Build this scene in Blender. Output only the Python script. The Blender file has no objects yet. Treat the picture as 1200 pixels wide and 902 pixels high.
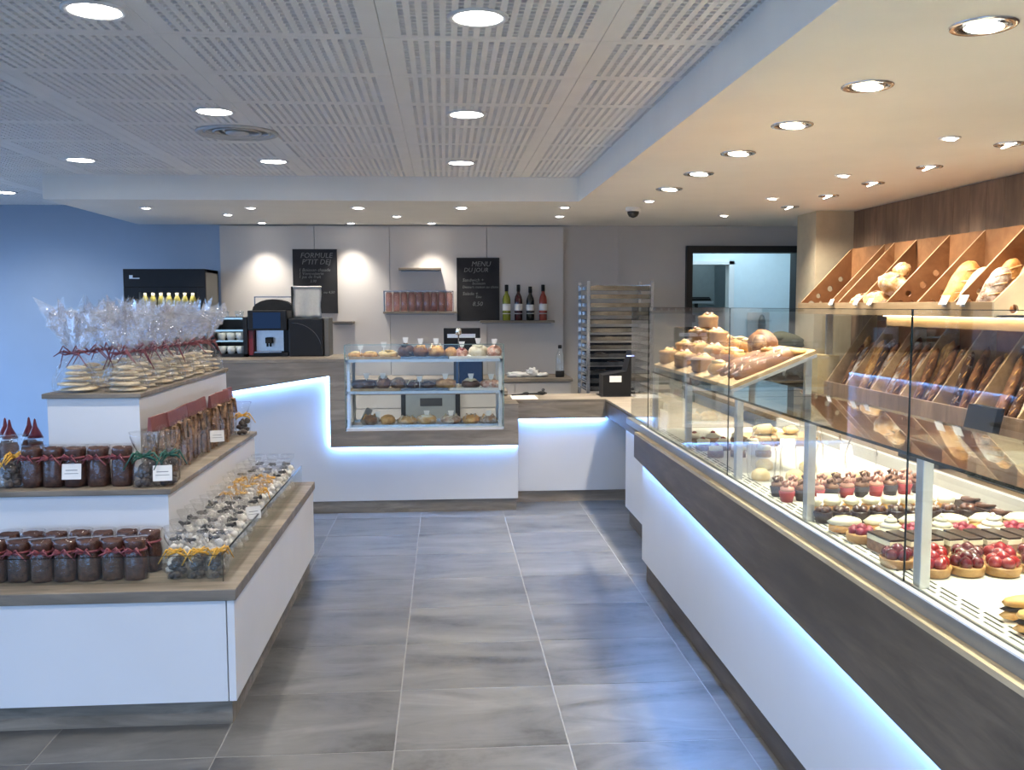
import bpy, bmesh, math, random
from mathutils import Vector, Matrix, noise
rnd = random.Random(7)
PI = math.pi
S = bpy.context.scene
C = S.collection

# ---------------------------------------------------------------- camera, sky, exposure
CAM_H = 1.528
cam_d = bpy.data.cameras.new('camera')
cam = bpy.data.objects.new('camera', cam_d)
C.objects.link(cam)
cam_d.sensor_fit = 'HORIZONTAL'
cam_d.sensor_width = 36.0
cam_d.lens = 36.0 * 1100.0 / 1200.0
cam_d.clip_start = 0.05
PITCH, YAW, ROLL = math.radians(4.845), math.radians(4.079), 0.003
cam.matrix_world = (Matrix.Translation((0, 0, CAM_H)) @ Matrix.Rotation(-YAW, 4, 'Z')
                    @ Matrix.Rotation(PI / 2 - PITCH, 4, 'X') @ Matrix.Rotation(-ROLL, 4, 'Z'))
S.camera = cam

w = bpy.data.worlds.new('sky')
S.world = w
w.use_nodes = True
bgn = w.node_tree.nodes['Background']
bgn.inputs[0].default_value = (0.33, 0.57, 1.0, 1)
bgn.inputs[1].default_value = SKY = 4.0

S.view_settings.view_transform = 'Standard'
S.view_settings.look = 'None'
S.view_settings.gamma = 1
S.view_settings.use_curve_mapping = False
S.view_settings.exposure = 0.70
S.cycles.use_denoising = True
S.cycles.max_bounces = 9
S.cycles.diffuse_bounces = 4
S.cycles.glossy_bounces = 4
S.cycles.transmission_bounces = 4
S.cycles.transparent_max_bounces = 40
S.cycles.caustics_reflective = False
S.cycles.caustics_refractive = False
S.cycles.sample_clamp_indirect = 12.0

# lamp strengths (watts) used by the lamp builders below
E_PANEL, E_RING, E_GIMBAL, E_SMALL, E_STRIP = 50.0, 138.0, 60.0, 40.0, 125.0
NEUTRAL, WARM, COOL = (1.0, 0.92, 0.81), (1.0, 0.91, 0.77), (0.18, 0.42, 1.0)

# ---------------------------------------------------------------- materials
def nodes(name):
    m = bpy.data.materials.new(name)
    m.use_nodes = True
    nt = m.node_tree
    return m, nt, nt.nodes['Principled BSDF']

def mixcol(nt, fac, a, b, kind='MIX'):
    n = nt.nodes.new('ShaderNodeMix')
    n.data_type = 'RGBA'
    n.blend_type = kind
    for sock, v in ((n.inputs[0], fac), (n.inputs[6], a), (n.inputs[7], b)):
        if hasattr(v, 'is_output'):
            nt.links.new(v, sock)
        else:
            sock.default_value = v if isinstance(v, (int, float)) else (*v[:3], 1)
    return n.outputs[2]

def ramp(nt, fac, lo, hi):
    n = nt.nodes.new('ShaderNodeMapRange')
    n.inputs[1].default_value, n.inputs[2].default_value = lo, hi
    nt.links.new(fac, n.inputs[0])
    return n.outputs[0]

def coords(nt, scale=(1, 1, 1), rand=True):
    tc = nt.nodes.new('ShaderNodeTexCoord')
    mp = nt.nodes.new('ShaderNodeMapping')
    mp.inputs['Scale'].default_value = scale
    nt.links.new(tc.outputs['Object'], mp.inputs[0])
    if rand:
        oi = nt.nodes.new('ShaderNodeObjectInfo')
        mu = nt.nodes.new('ShaderNodeMath'); mu.operation = 'MULTIPLY'; mu.inputs[1].default_value = 37.0
        nt.links.new(oi.outputs['Random'], mu.inputs[0])
        nt.links.new(mu.outputs[0], mp.inputs['Location'])
    return mp.outputs[0]

def noise_tex(nt, vec, scale, detail=4, rough=.55, dist=0):
    n = nt.nodes.new('ShaderNodeTexNoise')
    n.inputs['Scale'].default_value = scale
    n.inputs['Detail'].default_value = detail
    n.inputs['Roughness'].default_value = rough
    n.inputs['Distortion'].default_value = dist
    nt.links.new(vec, n.inputs['Vector'])
    return n.outputs[0]

def bump(nt, bs, h, strength, dist=.002):
    n = nt.nodes.new('ShaderNodeBump')
    n.inputs['Strength'].default_value = strength
    n.inputs['Distance'].default_value = dist
    nt.links.new(h, n.inputs['Height'])
    nt.links.new(n.outputs[0], bs.inputs['Normal'])

def plain(name, col, rough=.5, metal=0, var=.06, scale=14, coat=0, spec=.5):
    m, nt, bs = nodes(name)
    n = noise_tex(nt, coords(nt), scale, 3)
    c = mixcol(nt, ramp(nt, n, .3, .7), tuple(v * (1 - var) for v in col), tuple(min(1, v * (1 + var)) for v in col))
    nt.links.new(c, bs.inputs['Base Color'])
    bs.inputs['Roughness'].default_value = rough
    bs.inputs['Metallic'].default_value = metal
    bs.inputs['Coat Weight'].default_value = coat
    bs.inputs['Specular IOR Level'].default_value = spec
    return m

def wood(name, dark, light, scale=(1, 1, 14), rough=.5, obj_rand=True):
    m, nt, bs = nodes(name)
    v = coords(nt, scale, obj_rand)
    g = noise_tex(nt, v, 3.0, 8, .62, .6)
    c = mixcol(nt, ramp(nt, g, .32, .68), dark, light)
    v2 = coords(nt, tuple(s * .3 + .2 for s in scale), obj_rand)
    k = noise_tex(nt, v2, 2.2, 3)
    c = mixcol(nt, ramp(nt, k, .35, .75), c, tuple(a * .72 for a in dark))
    nt.links.new(c, bs.inputs['Base Color'])
    bs.inputs['Roughness'].default_value = rough
    bump(nt, bs, g, .15)
    return m

def emit(name, col, strength):
    m = bpy.data.materials.new(name)
    m.use_nodes = True
    nt = m.node_tree
    nt.nodes.remove(nt.nodes['Principled BSDF'])
    e = nt.nodes.new('ShaderNodeEmission')
    e.inputs[0].default_value = (*col, 1)
    e.inputs[1].default_value = strength
    nt.links.new(e.outputs[0], nt.nodes['Material Output'].inputs[0])
    return m

def film(name, tint=(1, 1, 1), f0=.04, rough=.0, haze=0.0, hazecol=(1, 1, 1), crumple=0):
    """thin clear sheet: straight-through transmission plus a Schlick reflection"""
    m = bpy.data.materials.new(name)
    m.use_nodes = True
    nt = m.node_tree
    nt.nodes.remove(nt.nodes['Principled BSDF'])
    lw = nt.nodes.new('ShaderNodeLayerWeight'); lw.inputs[0].default_value = .5
    p = nt.nodes.new('ShaderNodeMath'); p.operation = 'POWER'; p.inputs[1].default_value = 5
    nt.links.new(lw.outputs['Facing'], p.inputs[0])
    ma = nt.nodes.new('ShaderNodeMath'); ma.operation = 'MULTIPLY_ADD'
    ma.inputs[1].default_value = 1 - f0; ma.inputs[2].default_value = f0
    nt.links.new(p.outputs[0], ma.inputs[0])
    tr = nt.nodes.new('ShaderNodeBsdfTransparent'); tr.inputs[0].default_value = (*tint, 1)
    gl = nt.nodes.new('ShaderNodeBsdfGlossy'); gl.inputs['Roughness'].default_value = rough
    base = tr.outputs[0]
    if haze:
        df = nt.nodes.new('ShaderNodeBsdfDiffuse'); df.inputs[0].default_value = (*hazecol, 1)
        mh = nt.nodes.new('ShaderNodeMixShader'); mh.inputs[0].default_value = haze
        nt.links.new(base, mh.inputs[1]); nt.links.new(df.outputs[0], mh.inputs[2])
        base = mh.outputs[0]
    if crumple:
        n = noise_tex(nt, coords(nt), 45, 3)
        b = nt.nodes.new('ShaderNodeBump'); b.inputs['Strength'].default_value = crumple; b.inputs['Distance'].default_value = .01
        nt.links.new(n, b.inputs['Height']); nt.links.new(b.outputs[0], gl.inputs['Normal'])
    mx = nt.nodes.new('ShaderNodeMixShader')
    nt.links.new(ma.outputs[0], mx.inputs[0]); nt.links.new(base, mx.inputs[1]); nt.links.new(gl.outputs[0], mx.inputs[2])
    nt.links.new(mx.outputs[0], nt.nodes['Material Output'].inputs[0])
    return m

def crust(name, lo, hi, dust=0, scale=26, rough=.55, coat=0):
    m, nt, bs = nodes(name)
    v = coords(nt)
    n = noise_tex(nt, v, scale, 5, .6)
    c = mixcol(nt, ramp(nt, n, .35, .65), lo, hi)
    if dust:
        d = noise_tex(nt, v, scale * .6, 4, .7)
        c = mixcol(nt, ramp(nt, d, .62 - dust * .3, .68), c, (.82, .76, .66))
    nt.links.new(c, bs.inputs['Base Color'])
    bs.inputs['Roughness'].default_value = rough
    bs.inputs['Coat Weight'].default_value = coat
    bump(nt, bs, n, .4, .004)
    return m

def floor_tile_mat():
    m, nt, bs = nodes('cement_tile')
    v = coords(nt, (1.1, 3.4, 1))
    a = noise_tex(nt, v, 1.6, 7, .62, .8)
    v2 = coords(nt, (1, 1, 1))
    b = noise_tex(nt, v2, 9, 6, .7)
    c = mixcol(nt, ramp(nt, a, .34, .66), (.016, .016, .0155), (.165, .162, .157))
    c = mixcol(nt, ramp(nt, b, .3, .8), c, (.112, .111, .108), 'MIX')
    oi = nt.nodes.new('ShaderNodeObjectInfo')
    mr = ramp(nt, oi.outputs['Random'], 0, 1)
    n = nt.nodes.new('ShaderNodeMapRange'); n.inputs[3].default_value = .93; n.inputs[4].default_value = 1.07
    nt.links.new(mr, n.inputs[0])
    hs = nt.nodes.new('ShaderNodeHueSaturation')
    nt.links.new(c, hs.inputs['Color']); nt.links.new(n.outputs[0], hs.inputs['Value'])
    nt.links.new(hs.outputs[0], bs.inputs['Base Color'])
    r = nt.nodes.new('ShaderNodeMapRange'); r.inputs[3].default_value = .32; r.inputs[4].default_value = .5
    nt.links.new(a, r.inputs[0]); nt.links.new(r.outputs[0], bs.inputs['Roughness'])
    bump(nt, bs, b, .06)
    return m

M = dict(
    paint=plain('white_paint', (.70, .69, .67), .85, var=.02, scale=3),
    soffit=plain('soffit_paint', (.88, .87, .83), .8, var=.02, scale=3),
    gypsum=plain('gypsum_panel', (.90, .90, .89), .9, var=.02, scale=5),
    fleece=plain('acoustic_fleece', (.30, .30, .30), .95, var=.05),
    wallgrey=plain('wall_paint', (.53, .50, .47), .85, var=.03, scale=2),
    walldaylit=plain('daylight_tinted_wall_paint', (.36, .46, .60), .85, var=.03, scale=2),  # blue daylight falling on the back left wall is mixed into its colour
    wallpanel=plain('wall_panel_laminate', (.60, .57, .54), .6, var=.02, scale=2),
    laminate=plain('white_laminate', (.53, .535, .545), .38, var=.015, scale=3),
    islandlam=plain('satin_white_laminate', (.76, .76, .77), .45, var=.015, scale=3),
    tile=floor_tile_mat(),
    grout=plain('grout', (.235, .232, .225), .9, var=.1, scale=30),
    asphalt=plain('pavement', (.16, .16, .16), .9, var=.1),
    oak=wood('grey_oak', (.20, .165, .13), (.38, .325, .265), (1.2, 1.2, 9)),
    oakx=wood('grey_oak_lengthwise', (.17, .14, .105), (.36, .30, .235), (1.2, 9, 9)),
    oaky=wood('smoked_oak_lengthwise', (.066, .050, .035), (.135, .107, .078), (9, 1.2, 9)),
    oakled=wood('pale_oak_edge', (.38, .30, .19), (.56, .46, .31), (9, 1.2, 9)),
    plank=wood('brown_oak_plank', (.14, .085, .052), (.30, .195, .125), (5, 5, .9)),
    crate=wood('warm_oak_board', (.24, .105, .040), (.40, .20, .085), (3, 3, 3)),
    crateedge=wood('pale_oak_rail', (.42, .28, .145), (.62, .45, .26), (8, 1, 8)),
    beige=plain('beige_board', (.50, .42, .29), .7, var=.05),
    kraft=plain('kraft_paper', (.42, .33, .18), .85, var=.08),
    black=plain('black_lacquer', (.010, .010, .011), .45, var=.1, spec=.25),
    blackmat=plain('black_matt', (.014, .014, .0145), .75, var=.15, spec=.25),
    frameblack=plain('black_frame', (.014, .012, .011), .5, var=.1),
    fridgeside=plain('dark_grey_steel', (.10, .10, .095), .45, var=.05),
    slate=plain('chalkboard_slate', (.014, .014, .016), .75, var=.3, scale=6),
    chalk=plain('chalk', (.20, .20, .20), .95, var=.2, scale=80),
    alu=plain('brushed_aluminium', (.60, .62, .64), .38, .75, var=.05, scale=40),
    alurail=plain('grey_anodised_rail', (.24, .245, .25), .35, .6, var=.05),
    steel=plain('stainless_steel', (.62, .63, .64), .24, 1, var=.06),
    darksteel=plain('dark_steel_tray', (.16, .16, .165), .25, .9, var=.15),
    traylip=plain('worn_tray_edge', (.20, .205, .21), .22, 1, var=.2),
    chrome=plain('chrome', (.75, .76, .78), .12, 1, var=.02),
    white=plain('white_plastic', (.78, .78, .78), .4, var=.02),
    card=plain('price_card', (.82, .81, .78), .6, var=.02),
    cloth=plain('white_cotton', (.72, .71, .68), .95, var=.04, scale=60),
    decklip=plain('grey_white_lip', (.36, .36, .34), .4, var=.02),
    worktop=wood('brown_worktop', (.075, .048, .026), (.16, .11, .062), (9, 1.2, 9)),
    deck=plain('white_deck', (.64, .61, .53), .3, var=.015),
    slot=plain('slot_shadow_gap', (.03, .03, .03), .8, var=.1),
    doorwhite=plain('cool_white_paint', (.62, .70, .72), .7, var=.02),
    glass=film('clear_glass', (.97, .99, .98)),
    shelfglass=film('shelf_glass', (.93, .97, .95), .05),
    glassedge=plain('glass_edge', (.006, .012, .010), .15, var=.1),
    paleedge=film('pale_glass_edge', (.55, .75, .72), .10, 0, .35, (.55, .72, .70)),
    cello=film('cellophane', (.99, .99, .99), .05, .06, .02, (1, .99, .97), .5),
    cellotop=film('crumpled_cellophane', (.96, .96, .975), .15, .09, .07, (1, .98, .95), .5),
    pouchfilm=film('pouch_film', (.98, .97, .97), .055, .03, 0, (.9, .9, .9), .4),
    lens=emit('lamp_diffuser', (1.0, .97, .92), 14.0),
    lenswarm=emit('warm_lamp_diffuser', (1.0, .93, .78), 14.0),
    led=emit('cool_led_strip', COOL, E_STRIP),
    ledwarm=emit('warm_led_strip', (1.0, .76, .45), 20.0),
    fridgeled=emit('fridge_light', (1.0, .95, .85), 14.0),
    screen=emit('blue_screen', (.10, .22, .55), .10),
    neonblue=emit('blue_indicator', (.35, .40, 1.0), 2.5),
    ribbonpink=plain('dusty_pink_ribbon', (.25, .065, .078), .45, var=.1),
    ribbonyellow=plain('yellow_raffia', (.78, .43, .06), .5, var=.15),
    ribbonblack=plain('black_ribbon', (.018, .02, .024), .4, var=.1),
    ribbongreen=plain('green_ribbon', (.02, .11, .075), .35, var=.15),
    redfoil=plain('dark_red_foil', (.13, .012, .018), .3, .2, var=.1),
    pinkpaper=plain('dusty_red_header', (.20, .06, .055), .55, var=.12),
    brownpouch=crust('milk_chocolate_drops', (.040, .013, .008), (.105, .038, .020), 0, 60, .65, 0),
    greypouch=crust('dark_chocolate_drops', (.030, .021, .018), (.10, .07, .058), 0, 60, .55, 0),
    meringue=crust('meringue', (.82, .78, .70), (.93, .91, .86), 0, 30, .7),
    biscuit=crust('pale_biscuit', (.50, .37, .22), (.76, .66, .48), 0, 22, .7),
    crisps=crust('brown_crisp_biscuit', (.09, .035, .015), (.42, .25, .12), 0, 45, .6),
    golden=crust('golden_crust', (.42, .17, .035), (.78, .46, .15), 0, 18),
    goldflour=crust('floured_golden_crust', (.46, .22, .06), (.80, .54, .24), .5, 18),
    brown=crust('brown_crust', (.10, .035, .012), (.33, .14, .05), 0, 20),
    brownflour=crust('floured_brown_crust', (.12, .05, .022), (.36, .18, .08), .7, 18),
    pale=crust('pale_dough', (.62, .42, .16), (.86, .70, .38), 0, 16),
    chocbun=crust('dark_bun', (.035, .012, .006), (.13, .05, .025), .15, 18, .35, .4),
    pinkbun=crust('pink_praline_bun', (.36, .12, .085), (.75, .46, .36), .45, 40),
    sugarbun=crust('sugared_cream_bun', (.62, .50, .30), (.84, .79, .66), .5, 30),
    tartshell=crust('tart_shell', (.27, .125, .036), (.46, .26, .095), 0, 30),
    cream=plain('whipped_cream', (.70, .63, .47), .45, var=.04),
    custard=plain('custard', (.80, .56, .20), .35, var=.08),
    berry=plain('glazed_strawberry', (.26, .008, .008), .12, var=.35, scale=30, coat=.8),
    berryd=plain('glazed_dark_berry', (.10, .006, .010), .12, var=.4, scale=30, coat=.8),
    rasp=plain('raspberry', (.24, .02, .04), .45, var=.3, scale=60),
    dark=plain('dark_chocolate', (.026, .013, .010), .32, var=.2, scale=40),
    sponge=crust('brown_sponge', (.12, .05, .025), (.28, .14, .075), 0, 60),
    redcup=plain('red_paper_cup', (.34, .05, .055), .6, var=.1),
    greycup=plain('dark_paper_cup', (.05, .045, .05), .55, var=.1),
    pinkcream=plain('pink_cream', (.50, .25, .18), .5, var=.1),
    liqgreen=plain('lemon_syrup', (.22, .24, .02), .12, var=.1, coat=.5),
    liqred=plain('grenadine_syrup', (.05, .006, .010), .1, var=.1, coat=.5),
    liqdark=plain('mint_dark_syrup', (.010, .012, .010), .1, var=.1, coat=.5),
    liqrose=plain('peach_syrup', (.30, .055, .035), .12, var=.1, coat=.5),
    juice=plain('juice', (.42, .34, .05), .3, var=.1),
    rosejar=film('pink_tinted_glass', (.80, .58, .55), .06, .02, .18, (.55, .38, .36)),
    tumbler=film('drinking_glass', (.88, .92, .94), .10, .02, .06),
    porcelain=plain('porcelain', (.62, .62, .60), .3, var=.02),
    olive=plain('olive_canvas', (.045, .05, .018), .8, var=.2),
    redpanel=plain('red_panel', (.22, .015, .02), .4, var=.1),
    ovengrey=plain('oven_grey', (.33, .36, .36), .4, .4, var=.05),
    domegrey=plain('smoked_dome', (.02, .02, .022), .12, var=.1),
)

# ---------------------------------------------------------------- mesh builder
class B:
    def __init__(s):
        s.bm = bmesh.new()
        s.T = None
    def _fin(s, verts, mi=0, smooth=False):
        if s.T is not None:
            bmesh.ops.transform(s.bm, matrix=s.T, verts=verts)
        fs = set()
        for v in verts:
            fs.update(v.link_faces)
        for f in fs:
            f.material_index = mi
            f.smooth = smooth
        return verts
    def box(s, x0, x1, y0, y1, z0, z1, mi=0, bev=0):
        r = bmesh.ops.create_cube(s.bm, size=1)['verts']
        for v in r:
            v.co = Vector((x0 + (v.co.x + .5) * (x1 - x0), y0 + (v.co.y + .5) * (y1 - y0), z0 + (v.co.z + .5) * (z1 - z0)))
        if bev:
            es = list({e for v in r for e in v.link_edges})
            q = bmesh.ops.bevel(s.bm, geom=es, offset=bev, segments=2, affect='EDGES', profile=.5)
            r = list({v for f in q['faces'] for v in f.verts} | {v for v in r if v.is_valid})
        s._fin(r, mi)
        return s
    def prism(s, poly, axis, a, b, mi=0):
        """poly: 2D outline in the plane across `axis`, pushed from a to b"""
        def p3(u, v, t):
            return {'x': (t, u, v), 'y': (u, t, v), 'z': (u, v, t)}[axis]
        va = [s.bm.verts.new(p3(u, v, a)) for u, v in poly]
        vb = [s.bm.verts.new(p3(u, v, b)) for u, v in poly]
        n = len(poly)
        s.bm.faces.new(va[::-1]); s.bm.faces.new(vb)
        for i in range(n):
            s.bm.faces.new((va[i], va[(i + 1) % n], vb[(i + 1) % n], vb[i]))
        bmesh.ops.recalc_face_normals(s.bm, faces=list({f for v in va + vb for f in v.link_faces}))
        s._fin(va + vb, mi)
        return s
    def lathe(s, prof, seg=16, c=(0, 0, 0), mi=0, smooth=True, sy=1.0, wob=0, r_=None, fold=0):
        rows = []
        for k, (r, z) in enumerate(prof):
            row = []
            for i in range(seg):
                a = 2 * PI * i / seg
                q = r
                if wob:
                    q *= 1 + wob * ((r_ or rnd).random() * 2 - 1)
                if fold:
                    q *= 1 + fold * math.cos(a * (seg // 2))
                row.append(s.bm.verts.new((c[0] + q * math.cos(a), c[1] + q * sy * math.sin(a), c[2] + z)))
            rows.append(row)
        for k in range(len(rows) - 1):
            for i in range(seg):
                j = (i + 1) % seg
                s.bm.faces.new((rows[k][i], rows[k][j], rows[k + 1][j], rows[k + 1][i]))
        if prof[0][0] > 1e-5:
            s.bm.faces.new(rows[0][::-1])
        if prof[-1][0] > 1e-5:
            s.bm.faces.new(rows[-1])
        s._fin([v for r in rows for v in r], mi, smooth)
        return s
    def tube(s, pts, r, seg=6, mi=0, closed=False):
        pts = [Vector(p) for p in pts]
        rows = []
        n = len(pts)
        for k, p in enumerate(pts):
            if closed:
                d = pts[(k + 1) % n] - pts[k - 1]
            else:
                d = pts[min(k + 1, n - 1)] - pts[max(k - 1, 0)]
            d.normalize()
            u = d.cross(Vector((0, 0, 1)))
            if u.length < .05:
                u = d.cross(Vector((1, 0, 0)))
            u.normalize()
            v = d.cross(u)
            rr = r[k] if isinstance(r, (list, tuple)) else r
            rows.append([s.bm.verts.new(p + (u * math.cos(2 * PI * i / seg) + v * math.sin(2 * PI * i / seg)) * rr) for i in range(seg)])
        for k in range(n if closed else n - 1):
            a, b = rows[k], rows[(k + 1) % n]
            for i in range(seg):
                j = (i + 1) % seg
                s.bm.faces.new((a[i], a[j], b[j], b[i]))
        if not closed:
            s.bm.faces.new(rows[0][::-1]); s.bm.faces.new(rows[-1])
        vs = [v for q in rows for v in q]
        bmesh.ops.recalc_face_normals(s.bm, faces=list({f for v in vs for f in v.link_faces}))
        s._fin(vs, mi, True)
        return s
    def blob(s, c, rad, sub=2, nz=.08, fr=2.0, seed=0, mi=0, flat=None, smooth=True, rz=0):
        r = bmesh.ops.create_icosphere(s.bm, subdivisions=sub, radius=1)['verts']
        cr, sr = math.cos(rz), math.sin(rz)
        for v in r:
            d = v.co.copy()
            q = 1 + nz * 2 * noise.noise(d * fr + Vector((seed * 3.1, seed * 1.7, seed)))
            x, y, z = d.x * q * rad[0], d.y * q * rad[1], d.z * q * rad[2]
            if flat is not None:
                z = max(z, -flat * rad[2])
            v.co = Vector((c[0] + x * cr - y * sr, c[1] + x * sr + y * cr, c[2] + z))
        s._fin(r, mi, smooth)
        return s
    def loaf(s, L, r, rings=14, seg=10, p=2.6, slash=0, depth=.12, nz=.05, seed=0, mi=0, sz=1.0):
        """bread along +z from 0 to L"""
        rows = []
        for k in range(rings + 1):
            t = -1 + 2 * k / rings
            t = math.copysign(abs(t) ** .8, t)
            rr = r * max(.02, (1 - abs(t) ** p)) ** .5
            row = []
            for i in range(seg):
                a = 2 * PI * i / seg
                q = 1 + nz * 2 * noise.noise(Vector((math.cos(a) * 1.5, math.sin(a) * 1.5, t * 3 + seed)))
                if slash and math.sin(a) < .2:
                    q += depth * (math.sin((t * slash + math.cos(a) * .25) * PI) ** 2 - .5) * (1 - abs(t)) ** .3
                row.append(s.bm.verts.new((rr * q * math.cos(a), rr * q * sz * math.sin(a), L * (t + 1) / 2)))
            rows.append(row)
        for k in range(rings):
            for i in range(seg):
                j = (i + 1) % seg
                s.bm.faces.new((rows[k][i], rows[k][j], rows[k + 1][j], rows[k + 1][i]))
        s.bm.faces.new(rows[0][::-1]); s.bm.faces.new(rows[-1])
        s._fin([v for q in rows for v in q], mi, True)
        return s

def obj(name, b, mat, parent=None, loc=None, world=False):
    me = bpy.data.meshes.new(name)
    b.bm.to_mesh(me); b.bm.free()
    for m in (mat if isinstance(mat, (list, tuple)) else [mat]):
        me.materials.append(M[m])
    return link(name, me, parent, loc, world)

def link(name, data, parent=None, loc=None, world=False):
    o = bpy.data.objects.new(name, data)
    C.objects.link(o)
    if parent:
        o.parent = parent
    if world and parent:
        off = Vector((0, 0, 0)); q = parent
        while q:
            off += q.location; q = q.parent
        o.location = -off
    if loc is not None:
        o.location = loc
    return o

def tag(o, label, cat, group=None):
    o['label'] = label; o['category'] = cat
    if group:
        o['group'] = group
    return o

def thing(name, label, cat, loc=(0, 0, 0), rz=0, group=None):
    o = bpy.data.objects.new(name, None)
    o.empty_display_size = .05
    C.objects.link(o)
    o.location = loc; o.rotation_euler = (0, 0, rz)
    return tag(o, label, cat, group)

def structure(o):
    o['kind'] = 'structure'
    return o

def dup(root, loc, label, rz=0, sc=1.0, rot=None, group=None):
    r = root.copy(); C.objects.link(r)
    r.location = loc
    r.rotation_euler = rot if rot else (0, 0, rz)
    r.scale = (sc, sc, sc)
    r['label'] = label
    if group:
        r['group'] = group
    for ch in root.children:
        c = ch.copy(); C.objects.link(c); c.parent = r
        for g in ch.children:
            d = g.copy(); C.objects.link(d); d.parent = c
    return r

class Maker:
    """first call moves the prototype itself, later calls copy it"""
    def __init__(s, root):
        s.root, s.used = root, False
    def __call__(s, loc, label, rz=0, sc=1.0, rot=None, group=None):
        if s.used:
            return dup(s.root, loc, label, rz, sc, rot, group)
        s.used = True
        r = s.root
        r.location = loc; r.rotation_euler = rot if rot else (0, 0, rz); r.scale = (sc, sc, sc)
        r['label'] = label
        if group:
            r['group'] = group
        return r

ORD = ['first', 'second', 'third', 'fourth', 'fifth', 'sixth', 'seventh', 'eighth', 'ninth', 'tenth', 'eleventh', 'twelfth', 'thirteenth',
       'fourteenth', 'fifteenth', 'sixteenth']

def lamp(parent, loc, energy, col, size, spot=None, rot=(0, 0, 0)):
    d = bpy.data.lights.new('lamp_light', 'SPOT' if spot else 'AREA')
    d.energy = energy; d.color = col
    if spot:
        d.spot_size = spot; d.spot_blend = .9; d.shadow_soft_size = size
    else:
        d.shape = 'DISK'; d.size = size * 2
    o = bpy.data.objects.new('lamp_light', d)
    C.objects.link(o); o.parent = parent; o.location = loc; o.rotation_euler = rot
    return o

def text(parent, body, size, loc, rot, mat, align='LEFT', name='lettering'):
    cu = bpy.data.curves.new(name, 'FONT')
    cu.body = body; cu.size = size; cu.align_x = align; cu.shear = .2; cu.resolution_u = 2
    tmp = bpy.data.objects.new('tmp', cu)
    me = bpy.data.meshes.new_from_object(tmp)
    bpy.data.objects.remove(tmp)
    me.materials.clear(); me.materials.append(M[mat])
    o = link(name, me, parent, loc)
    o.rotation_euler = rot
    return o

# ---------------------------------------------------------------- the room
ZC, ZS = 2.515, 2.331           # perforated ceiling, lower soffit
XL, XR, YF, YB = -5.5, 3.9, -3.0, 9.55
# skylight reaches the shop through its glazed front and side: portals guide the sampling of the sky
for loc, rot, sx, sy in (((XL - .02, 4.5, 1.2), (0, -PI / 2, 0), 1.9, 9.4), ((-2.25, YF - .02, 1.12), (PI / 2, 0, 0), 5.1, 2.0)):
    d = bpy.data.lights.new('sky_portal', 'AREA'); d.shape = 'RECTANGLE'; d.size, d.size_y = sx, sy
    d.cycles.is_portal = True
    o = bpy.data.objects.new('sky_portal', d); C.objects.link(o); o.location = loc; o.rotation_euler = rot

fl = structure(obj('floor', B().box(XL - .2, XR + .2, YF - .2, 13, -.08, -.0012), 'grout'))
b = B(); b.box(-.3015, .3015, -.254, .254, -.006, 0, 0, .0015)
tile0 = obj('tile', b, 'tile', fl)
GX, GY, TX, TY = -.186, 3.138, .607, .512
first = True
for i in range(-5, 3):
    for j in range(-3, 8):
        o = tile0 if first else tile0.copy()
        if not first:
            C.objects.link(o)
        first = False
        o.location = (GX + (i + .5) * TX, GY + (j + .5) * TY, 0)
structure(obj('ground', B().box(-30, XL - .2, -30, 20, -.2, -.1).box(XL - .2, 30, -30, YF - .2, -.2, -.1), 'asphalt'))

ce = structure(obj('ceiling', B().box(XL, 1.06, YF, YB, ZC + .04, ZC + .14).box(XL, 1.06, YF, 2.43, ZC, ZC + .04, 1), ['fleece', 'gypsum']))
def panel_mesh():
    bm = bmesh.new()
    W, D, nx, ny = .809, .571, 17, 13
    mx, my = .058, .030
    hx, hy = .0185, .0285
    def line(n, L, m, h):
        pitch = (L - 2 * m) / n
        out = [0]
        for k in range(n):
            c = m + (k + .5) * pitch
            out += [c - h / 2, c + h / 2]
        return out + [L]
    xs, ys = line(nx, W, mx, hx), line(ny, D, my, hy)
    g = [[bm.verts.new((x - W / 2, y - D / 2, 0)) for y in ys] for x in xs]
    for i in range(len(xs) - 1):
        for j in range(len(ys) - 1):
            if i % 2 == 1 and j % 2 == 1:
                continue
            bm.faces.new((g[i][j], g[i][j + 1], g[i + 1][j + 1], g[i + 1][j]))
    edge = [e for e in bm.edges if e.is_boundary]
    q = bmesh.ops.extrude_edge_only(bm, edges=edge)
    bmesh.ops.translate(bm, verts=[v for v in q['geom'] if isinstance(v, bmesh.types.BMVert)], vec=(0, 0, .012))
    me = bpy.data.meshes.new('panel'); bm.to_mesh(me); bm.free(); me.materials.append(M['gypsum'])
    return me
pm = panel_mesh()
for i in range(-7, 2):
    for j in range(-2, 11):
        x, y = -.22 + (i + .5) * .812, 3.588 + (j + .5) * .574
        if x > 1.3 or (y > 7.7 and x > -2.7):
            continue
        link('panel', pm, ce, (x, y, ZC))

sof = structure(obj('ceiling_soffit', B().box(1.05, XR, YF, YB + .1, ZS, ZC + .14).box(-2.99, 1.05, 7.35, YB + .1, ZS, ZC + .14), 'soffit'))
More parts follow.
